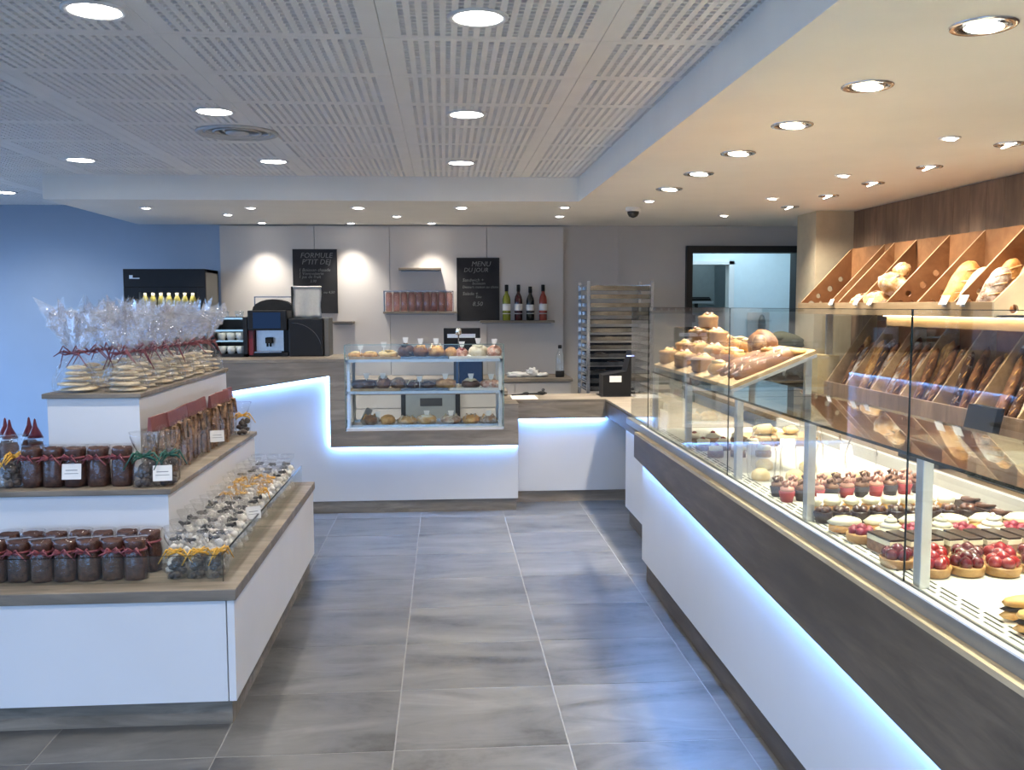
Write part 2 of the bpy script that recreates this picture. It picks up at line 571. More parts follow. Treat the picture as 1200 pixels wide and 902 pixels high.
# back wall with the opening to the bakehouse
DX0, DX1, DZ = 2.50, 3.65, 2.09
structure(obj('wall_back_left', B().box(XL, -2.2, YB - .006, YB, 0, ZC), 'walldaylit'))
wb = structure(obj('wall_back', B().box(XL, DX0, YB, YB + .12, 0, ZC + .1).box(DX1, XR, YB, YB + .12, 0, ZC + .1).box(DX0, DX1, YB, YB + .12, DZ, ZC + .1), 'wallgrey'))
structure(obj('wall_back_panel', B().box(-2.2, -1.285, 9.5, YB, 0, 2.316).box(-1.28, -.545, 9.5, YB, 0, 2.316).box(-.54, .425, 9.5, YB, 0, 2.316).box(.43, 1.2, 9.5, YB, 0, 2.316), 'wallpanel'))
structure(obj('trim_1', B().box(1.765, 1.80, YB - .012, YB, 0, ZS), 'wallgrey'))
dr = structure(obj('door_1', B().box(2.469, 2.53, 9.49, YB + .14, 0, 2.06).box(3.622, 3.682, 9.49, YB + .14, 0, 2.06).box(2.469, 3.682, 9.49, YB + .14, 2.06, 2.128), 'frameblack'))
# bakehouse corridor behind it
Y2 = 10.7
structure(obj('wall_corridor', B().box(2.0, 2.60, Y2, Y2 + .1, 0, 2.5).box(2.60, 3.335, Y2, Y2 + .1, 2.03, 2.5).box(3.335, 4.4, Y2, Y2 + .1, 0, 2.5), 'doorwhite'))
structure(obj('wall_corridor_side', B().box(4.02, 4.1, YB + .12, Y2, 0, 2.5).box(1.9, 2.0, YB + .12, 12.9, 0, 2.5).box(4.02, 4.1, Y2 + .1, 12.9, 0, 2.5).box(1.9, 4.1, 12.8, 12.9, 0, 2.5), 'doorwhite'))
structure(obj('ceiling_corridor', B().box(1.9, 4.1, YB + .12, 12.9, 2.5, 2.56), 'paint'))
structure(obj('door_2', B().box(2.60, 2.64, Y2 - .02, Y2 + .12, 0, 2.03).box(3.275, 3.335, Y2 - .02, Y2 + .12, 0, 2.03).box(2.60, 3.335, Y2 - .02, Y2 + .12, 1.99, 2.03), 'paint'))
# side walls
wr = structure(obj('wall_right', B().box(3.55, XR, YF, 7.97, 0, ZS), 'wallgrey'))
b = B(); b.box(-.018, 0, -.0985, .0985, 0, ZS - .005, 0, .0015)
p0 = obj('plank', b, 'plank', wr); k = 0
for j in range(29):
    o = p0 if j == 0 else p0.copy()
    if j:
        C.objects.link(o)
    o.location = (3.55, 7.865 - j * .2, 0)
structure(obj('wall_right_pillar', B().box(3.20, XR, 7.97, 8.40, 0, ZS), 'beige'))
structure(obj('wall_right_far', B().box(XR, XR + .1, YF, YB, 0, ZC), 'wallgrey'))
structure(obj('wall_left', B().box(XL - .12, XL, YF, YB, 0, .25).box(XL - .12, XL, YF, YB, 2.15, ZC + .1).box(XL - .12, XL, YF, -.2, .25, 2.15).box(XL - .12, XL, 9.2, YB, .25, 2.15), 'paint'))
structure(obj('wall_front', B().box(XL, -4.8, YF - .12, YF, 0, ZC).box(.3, XR, YF - .12, YF, 0, ZC).box(-4.8, .3, YF - .12, YF, 2.12, ZC + .1).box(-4.8, .3, YF - .12, YF, 0, .12), 'paint'))
b = B()
for x in (-4.8, -2.53, .25):
    b.box(x, x + .05, YF - .1, YF - .04, .12, 2.12)
structure(obj('window_1', b, 'alu'))
b = B()
for y in (-.2, 1.7, 3.6, 5.5, 7.35, 9.15):
    b.box(XL - .1, XL - .04, y, y + .05, .25, 2.15)
structure(obj('window_2', b, 'alu'))

# ---------------------------------------------------------------- lamps in the ceilings
def downlight(name, loc, label, group, r, trim, lens, kind, e, col, tilt=None, spot=None):
    t = thing(name, label, 'ceiling light', loc, 0, group)
    ri = r * (.80 if kind == 'panel' else .74)
    obj('trim_ring', B().lathe([(r, .004), (r, -.004), (r * .95, -.008), (ri, -.006), (ri, .004)], 28), trim, t)
    if kind == 'panel':
        obj('diffuser', B().lathe([(ri, -.004), (ri, -.003)], 28), lens, t)
        lamp(t, (0, 0, -.012), e, col, ri * .8, 2.6)
    else:
        q = obj('reflector', B().lathe([(ri, -.004), (ri * .92, .002), (ri * .5, .004)], 24), 'chrome', t)
        l = obj('lens', B().lathe([(ri * .80, -.006), (ri * .72, -.010), (0, -.012)], 20), lens, t)
        if tilt:
            l.rotation_euler = tilt
        lamp(t, (0, 0, -.022), e, col, ri * .7, spot or 1.55, tilt or (0, 0, 0))
    return t
cols = ((-2.437, 'left'), (-1.157, 'middle'), (.123, 'aisle'))
for cx, cn in cols:
    for n, y in enumerate((.04, 1.68, 3.32, 4.96, 6.62)):
        if cn == 'left' and n < 4:
            continue
        lab = {'left': 'large round white downlight over the blue corner, left of the air vent',
               'middle': 'large round white downlight in the row above the tiered island, %s',
               'aisle': 'large round white downlight in the row above the aisle, %s'}[cn]
        if '%s' in lab:
            lab = lab % ('outermost', 'second from the street', 'nearest in view', 'middle one in view', 'last before the soffit')[n]
        downlight('downlight', (cx, y, ZC), lab, 'round downlights in the perforated ceiling', .106, 'white', 'lens', 'panel', E_PANEL, NEUTRAL)
downlight('downlight', (-3.78, 8.5, ZC), 'large round white downlight beside the far left end of the soffit', 'round downlights in the perforated ceiling', .106, 'white', 'lens', 'panel', E_PANEL, NEUTRAL)
for n, y in enumerate((1.2, 1.94, 2.685, 3.434, 4.188, 4.968, 5.744, 6.503)):
    downlight('recessed_spotlight', (1.56, y, ZS), 'chrome ringed warm spotlight over the glass counter, %s from the shop front' % ORD[n],
              'ringed spotlights over the glass counter', .094, 'chrome', 'lenswarm', 'ring', E_RING, WARM, (0, math.radians(6), 0))
for n, y in enumerate((4.612, 5.396, 6.125, 6.851, 7.634)):
    downlight('gimbal_spotlight', (2.84, y, ZS), 'tilted warm gimbal spotlight aimed at the bread wall, %s from the shop front' % ORD[n],
              'gimbal spotlights along the bread wall', .075, 'chrome', 'lenswarm', 'ring', E_GIMBAL, WARM, (0, math.radians(-24), 0), 1.9)
for n, (x, y) in enumerate(((2.445, 4.463), (2.483, 5.774), (2.48, 7.035), (2.51, 8.382))):
    downlight('small_spotlight', (x, y, ZS), 'small bright warm spotlight over the staff aisle, %s from the shop front' % ORD[n],
              'small spotlights over the staff aisle', .052, 'white', 'lenswarm', 'ring', E_SMALL * 2.2, WARM, (0, math.radians(10), 0), 1.9)
spots = [(-2.417, 7.926, 'leftmost of the front row under the soffit'), (-1.57, 7.89, 'second from left in the front row under the soffit'),
         (-.697, 7.853, 'above the coffee corner in the front row'), (.147, 7.818, 'above the pastry showcase in the front row'),
         (.992, 7.748, 'above the low counter in the front row'), (1.585, 7.249, 'beside the dome camera'),
         (-1.887, 8.479, 'leftmost of the middle row, near the drinks fridge'), (-.421, 8.579, 'in the middle row between the two chalkboards'),
         (1.045, 8.521, 'rightmost of the middle row, near the tray rack'), (-1.746, 9.281, 'washing the wall left of the first chalkboard'),
         (-.901, 9.296, 'washing the wall right of the first chalkboard'), (-.117, 9.267, 'washing the wall left of the second chalkboard')]
for n, (x, y, s) in enumerate(spots):
    big = n in (2, 3)
    downlight('small_spotlight', (x, y, ZS), 'small bright spotlight ' + s, 'small spotlights in the back soffit', .068 if big else .052, 'white', 'lens', 'ring', E_SMALL, NEUTRAL)
d = bpy.data.lights.new('corridor_lamp', 'AREA'); d.energy = 9; d.color = (.62, .86, 1); d.size = .9
o = bpy.data.objects.new('corridor_lamp', d); C.objects.link(o); o.location = (3.2, 10.15, 2.47)
d = bpy.data.lights.new('bakehouse_lamp', 'AREA'); d.energy = 8; d.color = (.62, .86, 1); d.size = .9
o = bpy.data.objects.new('bakehouse_lamp', d); C.objects.link(o); o.location = (2.9, 11.7, 2.47)

v = thing('air_vent', 'round grey ring air diffuser in the perforated ceiling between the downlights', 'vent', (-1.17, 5.548, ZC))
obj('rim', B().lathe([(.23, 0), (.225, -.012), (.20, -.008), (.198, .012)], 32), 'alu', v)
for r in (.165, .115):
    obj('ring', B().lathe([(r + .02, .004), (r + .022, -.008), (r, -.002), (r, .012)], 32), 'alu', v)
obj('hub', B().lathe([(.068, 0), (.06, -.012), (0, -.016)], 24), 'alu', v)
obj('shaft', B().lathe([(.2, .011), (.2, .012)], 32), 'slot', v)
v = thing('dome_camera', 'small dark dome security camera under the soffit', 'camera', (1.561, 7.758, ZS))
obj('base', B().lathe([(.062, .002), (.062, -.028), (.054, -.034)], 24), 'white', v)
obj('dome', B().lathe([(.050, -.032), (.048, -.052), (.034, -.074), (.012, -.084), (0, -.086)], 20), 'domegrey', v)

# ---------------------------------------------------------------- long refrigerated cake counter on the right
rc = thing('display_counter', 'long white cake counter with tapered dark oak fascia and glass front', 'counter', (1.5, 3.0, 0))
YN, YE = .35, 5.05
obj('plinth', B().box(1.105, 1.95, YN, 5.04, 0, .118).box(1.28, 1.95, 5.04, 6.41, 0, .12), 'oaky', rc, world=True)
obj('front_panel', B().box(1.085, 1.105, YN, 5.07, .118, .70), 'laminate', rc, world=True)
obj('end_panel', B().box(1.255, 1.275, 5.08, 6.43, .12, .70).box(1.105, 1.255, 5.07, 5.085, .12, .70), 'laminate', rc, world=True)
obj('fascia', B().prism([(YN, .47), (5.12, .683), (5.12, .812), (YN, .812)], 'x', 1.048, 1.066), 'oaky', rc, world=True)
obj('end_fascia', B().box(1.235, 1.25, 5.12, 7.145, .675, .784).box(1.048, 1.25, 5.12, 5.135, .683, .81), 'oaky', rc, world=True)
obj('fascia_edge', B().box(1.048, 1.076, YN, 5.12, .812, .826), 'oakled', rc, world=True)
obj('body', B().box(1.105, 1.95, YN, 5.06, .118, .84), 'white', rc, world=True)
obj('led_strip', B().prism([(YN, .474), (5.10, .687), (5.10, .691), (YN, .478)], 'x', 1.067, 1.079), 'led', rc, world=True)
obj('led_strip', B().box(1.2505, 1.2545, 5.2, 6.4, .678, .688), 'led', rc, world=True)
obj('front_rail', B().box(1.074, 1.112, YN, 5.5, .824, .862, 0, .003), 'alurail', rc, world=True)
obj('rail_lip', B().box(1.074, 1.086, YN, 5.1, .862, .867), 'white', rc, world=True)
obj('deck', B().box(1.112, 1.82, YN, 5.03, .84, .855), 'deck', rc, world=True)
b = B()
for k in range(46):
    y = .9 + k * .09
    for q, x in enumerate((1.135, 1.153, 1.171)):
        b.box(x, x + .0065, y + q * .03, y + q * .03 + .07, .8545, .8556)
o = obj('vent_slots', b, 'slot', rc, world=True); o['kind'] = 'stuff'
obj('back_lip', B().box(1.82, 1.845, YN, 5.03, .84, .905), 'decklip', rc, world=True)
obj('worktop', B().box(1.845, 2.10, YN, 7.2, .875, .905, 0, .003), 'worktop', rc, world=True)
obj('back_panel', B().box(1.95, 2.08, YN, 7.2, 0, .875), 'white', rc, world=True)
for n, y in enumerate((1.44, 2.12, 2.82, 3.53, 4.28, 4.97)):
    obj('post', B().box(1.117, 1.143, y - .017, y + .017, .855, 1.165, 0, .002), 'alu', rc, world=True)
obj('shelf', B().box(1.113, 1.50, .6, 3.525, 1.165, 1.173), 'shelfglass', rc, world=True)
obj('shelf', B().box(1.113, 1.50, 3.54, 4.99, 1.165, 1.173), 'shelfglass', rc, world=True)
obj('shelf_edge', B().box(1.111, 1.1128, .6, 4.99, 1.165, 1.173), 'glassedge', rc, world=True)
obj('shelf_edge', B().box(1.5002, 1.502, .6, 4.99, 1.165, 1.173), 'glassedge', rc, world=True)
for y0, y1 in ((.72, 2.144), (2.147, 3.568), (3.571, 4.992), (5.02, 5.48)):
    p = obj('front_pane', B().box(1.098, 1.103, y0, y1, .862, 1.515), 'glass', rc, world=True)
    obj('pane_edge', B().box(1.098, 1.103, y0 - .001, y0, .862, 1.515).box(1.098, 1.103, y0, y1, 1.515, 1.5165), 'glassedge', p)
obj('end_pane', B().box(1.11, 1.5, 4.996, 5.004, .862, 1.515), 'glass', rc, world=True)
# the sloping glass-backed tray that carries the savouries
tr = thing('sloping_tray', 'sloping wooden display board on the upper glass shelf, carrying savoury pastries', 'tray', (1.28, 4.3, 1.2))
obj('board', B().prism([(1.118, 1.196), (1.46, 1.335), (1.46, 1.350), (1.118, 1.211)], 'y', 3.6, 4.96), 'crateedge', tr, world=True)
obj('edge_strip', B().prism([(1.118, 1.183), (1.46, 1.322), (1.46, 1.334), (1.118, 1.195)], 'y', 3.595, 3.61), 'alu', tr, world=True)
for y in (3.63, 4.30, 4.93):
    obj('leg', B().box(1.425, 1.45, y - .012, y + .012, 1.173, 1.325), 'alu', tr, world=True)
    obj('foot', B().box(1.118, 1.135, y - .012, y + .012, 1.173, 1.202), 'alu', tr, world=True)

def tz(x):                       # height of the sloping board
    return 1.211 + (x - 1.118) * .139 / .342
TILT = math.atan(.139 / .342)
# vol-au-vents
t = thing('puff_pastry_case', 'x', 'pastry', group='savoury puff pastry cases')
obj('shell', B().lathe([(.038, 0), (.049, .010), (.045, .020), (.052, .030), (.046, .040), (.053, .050), (.050, .062), (.040, .066), (.034, .054)], 22, wob=.035), 'tartshell', t)
b = B().blob((0, 0, .058), (.036, .036, .020), 2, .25, 3, 4)
obj('filling', b, 'custard', t)
b = B()
for k in range(3):
    b.blob((.016 * math.cos(k * 2.1), .016 * math.sin(k * 2.1), .076), (.013, .010, .008), 1, .3, 3, k)
obj('garnish', b, 'pinkbun', t)
mk = Maker(t)
cases = [(1.172, 4.84), (1.172, 4.52), (1.172, 4.20), (1.270, 4.88), (1.270, 4.62), (1.270, 4.34), (1.375, 4.84), (1.375, 4.58)]
nm = ['front', 'middle', 'back']
cnt = [0, 0, 0]
for x, y in cases:
    r = 0 if x < 1.2 else 1 if x < 1.3 else 2
    mk((x, y, tz(x) - .012), 'golden round puff pastry case on the sloping board, %s row, %s from the far end' % (nm[r], ORD[cnt[r]]), rnd.random() * 6, 1.08)
    cnt[r] += 1
for n, (x, y, z) in enumerate(((1.300, 4.75, .062), (1.315, 4.47, .058), (1.325, 4.66, .125))):
    mk((x, y, tz(x) - .012 + z), 'golden puff pastry case stacked on others, %s one up the tall pile' % ORD[n], rnd.random() * 6)
t = thing('puff_pastry_roll', 'x', 'pastry', group='topped savoury rolls')
obj('dough', B().blob((0, 0, .028), (.052, .04, .034), 2, .12, 2.2, 3, 0, .8), 'golden', t)
obj('topping', B().blob((0, 0, .055), (.036, .028, .012), 2, .3, 3.5, 5), 'pale', t)
mk = Maker(t)
for n, (x, y) in enumerate(((1.39, 4.36), (1.38, 4.21), (1.29, 4.16), (1.28, 4.03), (1.175, 3.97))):
    mk((x, y, tz(x) - .008), 'golden savoury roll with pale topping, %s along the sloping board' % ORD[n], n * 1.3, 1, None)
t = thing('sliced_loaf', 'large brown round loaf cut open behind the savoury rolls', 'bread', (1.375, 3.99, tz(1.375) - .02))
obj('crust', B().blob((0, 0, .06), (.06, .10, .062), 3, .06, 2, 9, 0, .9), 'brown', t)
obj('cut_face', B().blob((-.035, -.06, .062), (.035, .045, .045), 2, .1, 3, 2), 'crisps', t)
t = thing('flat_sandwich', 'x', 'sandwich', group='flat sandwiches on the sloping board')
obj('bread', B().loaf(.27, .036, 12, 10, 3, 3, .1, .06, 2, 0, .75), 'brown', t)
b = B().blob((-.018, 0, .13), (.010, .022, .115), 3, .3, 5, 2)
obj('filling', b, 'pinkbun', t)
b = B()
for k in range(6):
    b.tube([(-.022, -.024, .03 + k * .035), (-.030, .0, .045 + k * .035), (-.022, .024, .04 + k * .035)], [.002, .005, .002], 5)
obj('drizzle', b, 'cream', t)
mk = Maker(t)
for n, y in enumerate((3.66, 3.75, 3.86)):
    mk((1.15 + .0 * n, y, tz(1.15) + .012), 'flat floury sandwich lying up the slope, %s from the near end' % ORD[n], 0, 1, (0, PI / 2 - TILT, 0))
    t.location = t.location
t = thing('flatbread', 'x', 'bread', group='flatbreads at the top of the board')
obj('bread', B().blob((0, 0, .012), (.05, .075, .016), 2, .15, 2.5, 8), 'golden', t)
mk = Maker(t)
mk((1.40, 3.70, tz(1.40)), 'flat golden bread at the upper near corner of the sloping board', .3)
mk((1.38, 3.80, tz(1.38) + .01), 'flat golden bread overlapping the one at the upper near corner', 1.2)

# ---- cakes on the deck, row by row
DZK = .855
def berry_tart(name, bm_a, bm_b, seedv):
    t = thing(name, 'x', 'tart', group='strawberry tarts')
    obj('shell', B().lathe([(.034, 0), (.040, .004), (.044, .022), (.0425, .026), (.038, .024)], 20), 'tartshell', t)
    b = B()
    r2 = random.Random(seedv)
    for k in range(5):
        a = k * 2 * PI / 5 + .3 + seedv
        b.blob((.024 * math.cos(a), .024 * math.sin(a), .034), (.0175, .0175, .018), 2, .05, 2, k)
    b.blob((0, 0, .044), (.018, .018, .018), 2, .05, 2, 9)
    o = obj('strawberries', b, bm_a, t)
    return t
ta, tb = Maker(berry_tart('strawberry_tart', 'berry', 0, 1)), Maker(berry_tart('strawberry_tart', 'berryd', 0, 2))
for r, (y, x0, n) in enumerate(((2.205, 1.205, 6), (2.288, 1.160, 7))):
    for k in range(n):
        m_ = (ta, tb)[(k + r) % 2 if k < 5 else 1]
        m_((x0 + k * .0895 + rnd.uniform(-.004, .004), y + rnd.uniform(-.006, .006), DZK),
           'glazed %s strawberry tart, %s from the aisle glass in the %s row' % ('red' if m_ is ta else 'dark red', ORD[k], ('nearest', 'second')[r]), rnd.random() * 6)
t = thing('chocolate_slice', 'x', 'cake', group='layered chocolate slices')
obj('base', B().box(-.021, .021, -.055, .055, 0, .029, 0, .001), 'sponge', t)
obj('cream_layer', B().box(-.0215, .0215, -.0555, .0555, .029, .042, 0, .001), 'cream', t)
obj('glaze', B().box(-.0205, .0205, -.0545, .0545, .042, .048, 0, .001), 'dark', t)
mk = Maker(t)
for k in range(11):
    mk((1.19 + k * .0545, 2.43, DZK), 'layered slice with glossy dark top, %s from the aisle glass' % ORD[k], .12 + rnd.uniform(-.05, .05))
# cream row: whipped cream tartlets alternate with raspberry tartlets
t = thing('cream_tartlet', 'x', 'tart', group='whipped cream tartlets')
obj('shell', B().lathe([(.026, 0), (.030, .004), (.034, .026), (.031, .028)], 18), 'tartshell', t)
b = B()
for k in range(3):
    b.lathe([(.031 - k * .009, .026 + k * .012), (.034 - k * .010, .032 + k * .012), (.020 - k * .008, .040 + k * .012)], 18, fold=.1)
b.blob((0, 0, .062), (.008, .008, .009), 1, 0)
obj('cream_swirl', b, 'cream', t)
mc = Maker(t)
t = thing('raspberry_tartlet', 'x', 'tart', group='raspberry tartlets')
obj('shell', B().lathe([(.030, 0), (.034, .004), (.038, .022), (.035, .024)], 18), 'tartshell', t)
b = B()
for k in range(6):
    a = k * PI / 3
    b.blob((.021 * math.cos(a), .021 * math.sin(a), .030), (.013, .013, .013), 1, .1, 3, k)
b.blob((0, 0, .036), (.014, .014, .014), 1, .1)
obj('raspberries', b, 'rasp', t)
mr = Maker(t)
for k in range(8):
    x = 1.175 + k * .075
    if k % 2 == 0:
        mr((x, 2.545, DZK), 'small tart topped with pink raspberries, %s from the aisle glass' % ORD[k // 2], k, 1.12)
    else:
        mc((x, 2.525, DZK), 'small tart with a tall white cream swirl, %s from the aisle glass' % ORD[k // 2], k, 1.18)
t = thing('cream_choux', 'x', 'pastry', group='oval cream choux')
obj('choux', B().blob((0, 0, .016), (.055, .034, .018), 2, .08, 2, 3, 0, .8), 'golden', t)
obj('cream', B().blob((0, 0, .034), (.052, .032, .016), 2, .10, 3, 7), 'cream', t)
obj('crumbs', B().blob((0, 0, .047), (.032, .016, .006), 1, .3, 4, 2), 'pale', t)
mk = Maker(t)
for k in range(6):
    mk((1.175 + k * .108, 2.655, DZK), 'oval choux bun piped with pale cream, %s from the aisle glass' % ORD[k], rnd.uniform(-.2, .2))
t = thing('chocolate_cup_cake', 'x', 'cake', group='small dark chocolate cakes')
obj('cup', B().lathe([(.022, 0), (.030, .032), (.028, .034)], 16, fold=.04), 'dark', t)
b = B()
for k in range(4):
    a = k * PI / 2
    b.blob((.014 * math.cos(a), .014 * math.sin(a), .040), (.014, .012, .012), 1, .2, 3, k)
obj('topping', b, 'chocbun', t)
mk = Maker(t)
for k in range(9):
    mk((1.165 + k * .058, 2.79, DZK), 'small dark chocolate cake with nutty top, %s from the aisle glass' % ORD[k], k)
t = thing('cream_puff', 'x', 'pastry', group='pale cream puffs')
obj('puff', B().blob((0, 0, .02), (.030, .030, .022), 2, .1, 2, 3, 0, .8), 'golden', t)
obj('cream', B().blob((0, 0, .044), (.027, .027, .016), 2, .15, 3, 5), 'cream', t)
mk = Maker(t)
for k in range(8):
    mk((1.17 + k * .063, 2.885, DZK), 'round pale cream puff, %s from the aisle glass' % ORD[k], k)
t = thing('chocolate_square', 'x', 'cake', group='flat dark squares')
obj('cake', B().box(-.03, .03, -.04, .04, 0, .03, 0, .003), 'dark', t)
obj('nuts', B().blob((0, 0, .034), (.024, .03, .012), 2, .4, 4, 5), 'chocbun', t)
mk = Maker(t)
for k in range(3):
    mk((1.70 + k * .005, 2.73 + k * .095, DZK), 'flat dark square with berries near the back lip, %s from the shop front' % ORD[k], .2)
def cupcake(cup, top):
    t = thing('cupcake', 'x', 'cupcake', group='cupcakes in a mixed row')
    obj('paper_cup', B().lathe([(.019, 0), (.027, .036), (.025, .037)], 18, fold=.05), cup, t)
    b = B().blob((0, 0, .042), (.026, .026, .014), 2, .08, 2, 3)
    for k in range(4):
        a = k * 1.9
        b.tube([(.012 * math.cos(a), .012 * math.sin(a), .05), (.016 * math.cos(a + .7), .016 * math.sin(a + .7), .064), (.006 * math.cos(a + 1.6), .006 * math.sin(a + 1.6), .072)], [.007, .006, .003], 5)
    obj('topping', b, top, t)
    return t
mp, mg = Maker(cupcake('redcup', 'pinkcream')), Maker(cupcake('greycup', 'sponge'))
for r, (y, n) in enumerate(((3.10, 10), (3.19, 10))):
    for k in range(n):
        q = (mp, mg)[(k + r) % 2]
        q((1.165 + k * .058, y + k * .012, DZK), 'cupcake in a %s cup, %s from the aisle glass in the %s cupcake row' % ('red' if q is mp else 'dark', ORD[k], ('front', 'rear')[r]), k)
# bagged desserts behind the cupcakes
t = thing('bagged_dessert', 'x', 'dessert', group='clear bagged desserts')
obj('pot', B().lathe([(.034, 0), (.038, .012), (.036, .03), (.02, .045)], 16), 'pale', t)
obj('bag', B().lathe([(.045, 0), (.055, .02), (.058, .11), (.05, .16), (.035, .18), (.042, .22)], 18, wob=.14), 'cello', t)
mk = Maker(t)
for k, (x, y) in enumerate(((1.21, 3.50), (1.33, 3.46), (1.45, 3.42), (1.57, 3.42), (1.30, 3.72), (1.46, 3.66))):
    mk((x, y, DZK), 'dessert in a tall crumpled clear bag, %s counting from the aisle glass' % ORD[k], k, .95)
t = thing('cream_cake', 'x', 'cake', group='small cream cakes at the far end')
obj('sponge', B().lathe([(.034, 0), (.036, .02), (.033, .03)], 16), 'sponge', t)
obj('cream', B().blob((0, 0, .038), (.032, .032, .018), 2, .18, 3, 4), 'cream', t)
obj('fruit', B().blob((.004, 0, .055), (.014, .014, .01), 1, .2, 3, 2), 'berry', t)
mk = Maker(t)
k = 0
for y in (4.05, 4.25, 4.45):
    for x in (1.2, 1.3, 1.42):
        mk((x + rnd.uniform(-.01, .01), y, DZK), 'small cream cake with red fruit at the far end, %s of the block' % ORD[k], k); k += 1
t = thing('wooden_platter', 'oval wooden platter of pale pastries near the far end of the deck', 'platter', (1.60, 4.42, DZK))
obj('board', B().box(-.17, .17, -.10, .10, .028, .044, 0, .004), 'crateedge', t)
obj('rim', B().box(-.16, .16, -.09, .09, 0, .028), 'crate', t)
t = thing('braided_pastry', 'x', 'pastry', group='pale pastries on the platter')
obj('pastry', B().blob((0, 0, .026), (.062, .05, .03), 2, .2, 2.4, 6, 0, .8), 'pale', t)
mk = Maker(t)
mk((1.545, 4.42, DZK + .044), 'pale braided pastry on the left of the wooden platter', .4)
mk((1.675, 4.43, DZK + .044), 'pale braided pastry on the right of the wooden platter', 1.2, .8)
t = thing('price_card', 'x', 'price tag', group='white price cards on the cake deck')
obj('card', B().prism([(-.003, 0), (.0, 0), (.022, .045), (.019, .045)], 'x', -.034, .034), 'card', t)
mk = Maker(t)
for k, (x, y) in enumerate(((1.60, 4.26), (1.80, 4.05), (1.36, 4.10), (1.26, 2.98))):
    mk((x, y, DZK), 'blank white price card leaning on the deck, %s from the far end' % ORD[k], -.25)
t = thing('filled_eclair', 'x', 'pastry', group='filled brown eclairs')
obj('lower_half', B().blob((0, 0, .014), (.065, .024, .015), 2, .06, 2, 2, 0, .8), 'golden', t)
obj('filling', B().blob((0, 0, .028), (.06, .02, .008), 2, .1, 3, 3), 'dark', t)
obj('upper_half', B().blob((0, 0, .042), (.062, .024, .014), 2, .06, 2, 5), 'golden', t)
mk = Maker(t)
mk((1.215, 1.79, DZK), 'brown eclair with dark filling alone at the near end of the deck', .12)
mk((1.235, 1.87, DZK), 'brown eclair with dark filling just behind the nearest one', .1)
t = thing('glazed_cake', 'dark red glazed cake at the near right end of the deck', 'cake', (1.20, 1.69, DZK))
obj('cake', B().lathe([(.03, 0), (.034, .006), (.033, .03), (.02, .038), (0, .04)], 18), 'sponge', t)
obj('glaze', B().lathe([(.034, .02), (.0345, .03), (.022, .04), (0, .043)], 18), 'berryd', t)
t = thing('weighing_scale', 'black shop scale on the staff worktop by the bread wall', 'scale', (1.99, 3.55, .905))
obj('body', B().prism([(-.13, 0), (.13, 0), (.13, .055), (-.06, .075), (-.13, .03)], 'y', -.16, .16), 'black', t)
obj('platform', B().box(-.11, .13, -.15, .15, .078, .088, 0, .003), 'steel', t)
obj('display', B().prism([(.10, .08), (.13, .08), (.16, .22), (.13, .22)], 'y', -.10, .10), 'blackmat', t)
t = thing('cash_box', 'flat grey steel cash box on the staff worktop beside the scale', 'box', (1.99, 3.05, .905))
obj('body', B().box(-.10, .10, -.2, .2, 0, .09, 0, .004), 'ovengrey', t)
obj('front_plate', B().box(-.106, -.10, -.19, .19, .012, .08, 0, .002), 'alurail', t)

# ---------------------------------------------------------------- bread wall
br = thing('bread_rack', 'warm oak bread rack with sloping bins along the brown plank wall', 'bread rack', (3.3, 6.3, 0))
RY0, RY1 = 4.93, 7.77
X0, XW = 2.985, 3.43
obj('back_board', B().box(XW, XW + .02, RY0, RY1, 1.45, 1.995), 'crate', br, world=True)
obj('bin_floor', B().box(X0 + .018, XW, RY0, RY1, 1.452, 1.466), 'crate', br, world=True)
obj('front_rail', B().box(X0, X0 + .018, RY0 + .015, RY1 + .015, 1.452, 1.541, 0, .002), 'crateedge', br, world=True)
def divider(y, poly, holes, name, th=.016, mat=('crate', 'crateedge')):
    """board across Y with round drilled holes (a hole is a real opening)"""
    bm = bmesh.new()
    outer = [bm.verts.new((u, y, v)) for u, v in poly]
    es = [bm.edges.new((outer[i], outer[(i + 1) % len(outer)])) for i in range(len(outer))]
    for (u, v, r) in holes:
        ring = [bm.verts.new((u + r * math.cos(2 * PI * i / 12), y, v + r * math.sin(2 * PI * i / 12))) for i in range(12)]
        es += [bm.edges.new((ring[i], ring[(i + 1) % 12])) for i in range(12)]
    bmesh.ops.triangle_fill(bm, edges=es, use_beauty=True)
    q = bmesh.ops.extrude_face_region(bm, geom=bm.faces[:])
    bmesh.ops.translate(bm, verts=[g for g in q['geom'] if isinstance(g, bmesh.types.BMVert)], vec=(0, th, 0))
    bmesh.ops.recalc_face_normals(bm, faces=bm.faces[:])
    bb = B(); bb.bm.free(); bb.bm = bm
    for f in bm.faces:
        if abs(f.normal.y) < .5 and f.normal.z > .3 and f.calc_area() > .003:
            f.material_index = 1
    return obj(name, bb, mat, br, world=True)
POLY = [(X0 + .018, 1.455), (XW, 1.455), (XW, 1.995), (X0 + .018, 1.545)]
HOL = [(3.09, 1.53, .030), (3.15, 1.60, .020), (3.21, 1.52, .020), (3.25, 1.66, .024), (3.31, 1.58, .022), (3.34, 1.74, .022), (3.17, 1.545, .014)]
for y in (7.755, 7.16, 7.0, 6.66, 6.21, 5.79, 5.355):
    divider(y, POLY, HOL, 'side_panel' if y > 7.7 else 'divider')
divider(RY0, [(X0, 1.452), (XW + .02, 1.452), (XW + .02, 1.995), (X0, 1.541)], [(3.10, 1.50, .026), (3.2, 1.58, .02), (3.33, 1.72, .024)], 'side_panel', .018, ('beige', 'crateedge'))
obj('light_valance', B().box(3.19, 3.205, 4.3, 6.60, 1.375, 1.44), 'crateedge', br, world=True)
obj('led_strip', B().box(3.165, 3.185, 4.3, 6.60, 1.444, 1.450), 'ledwarm', br, world=True)
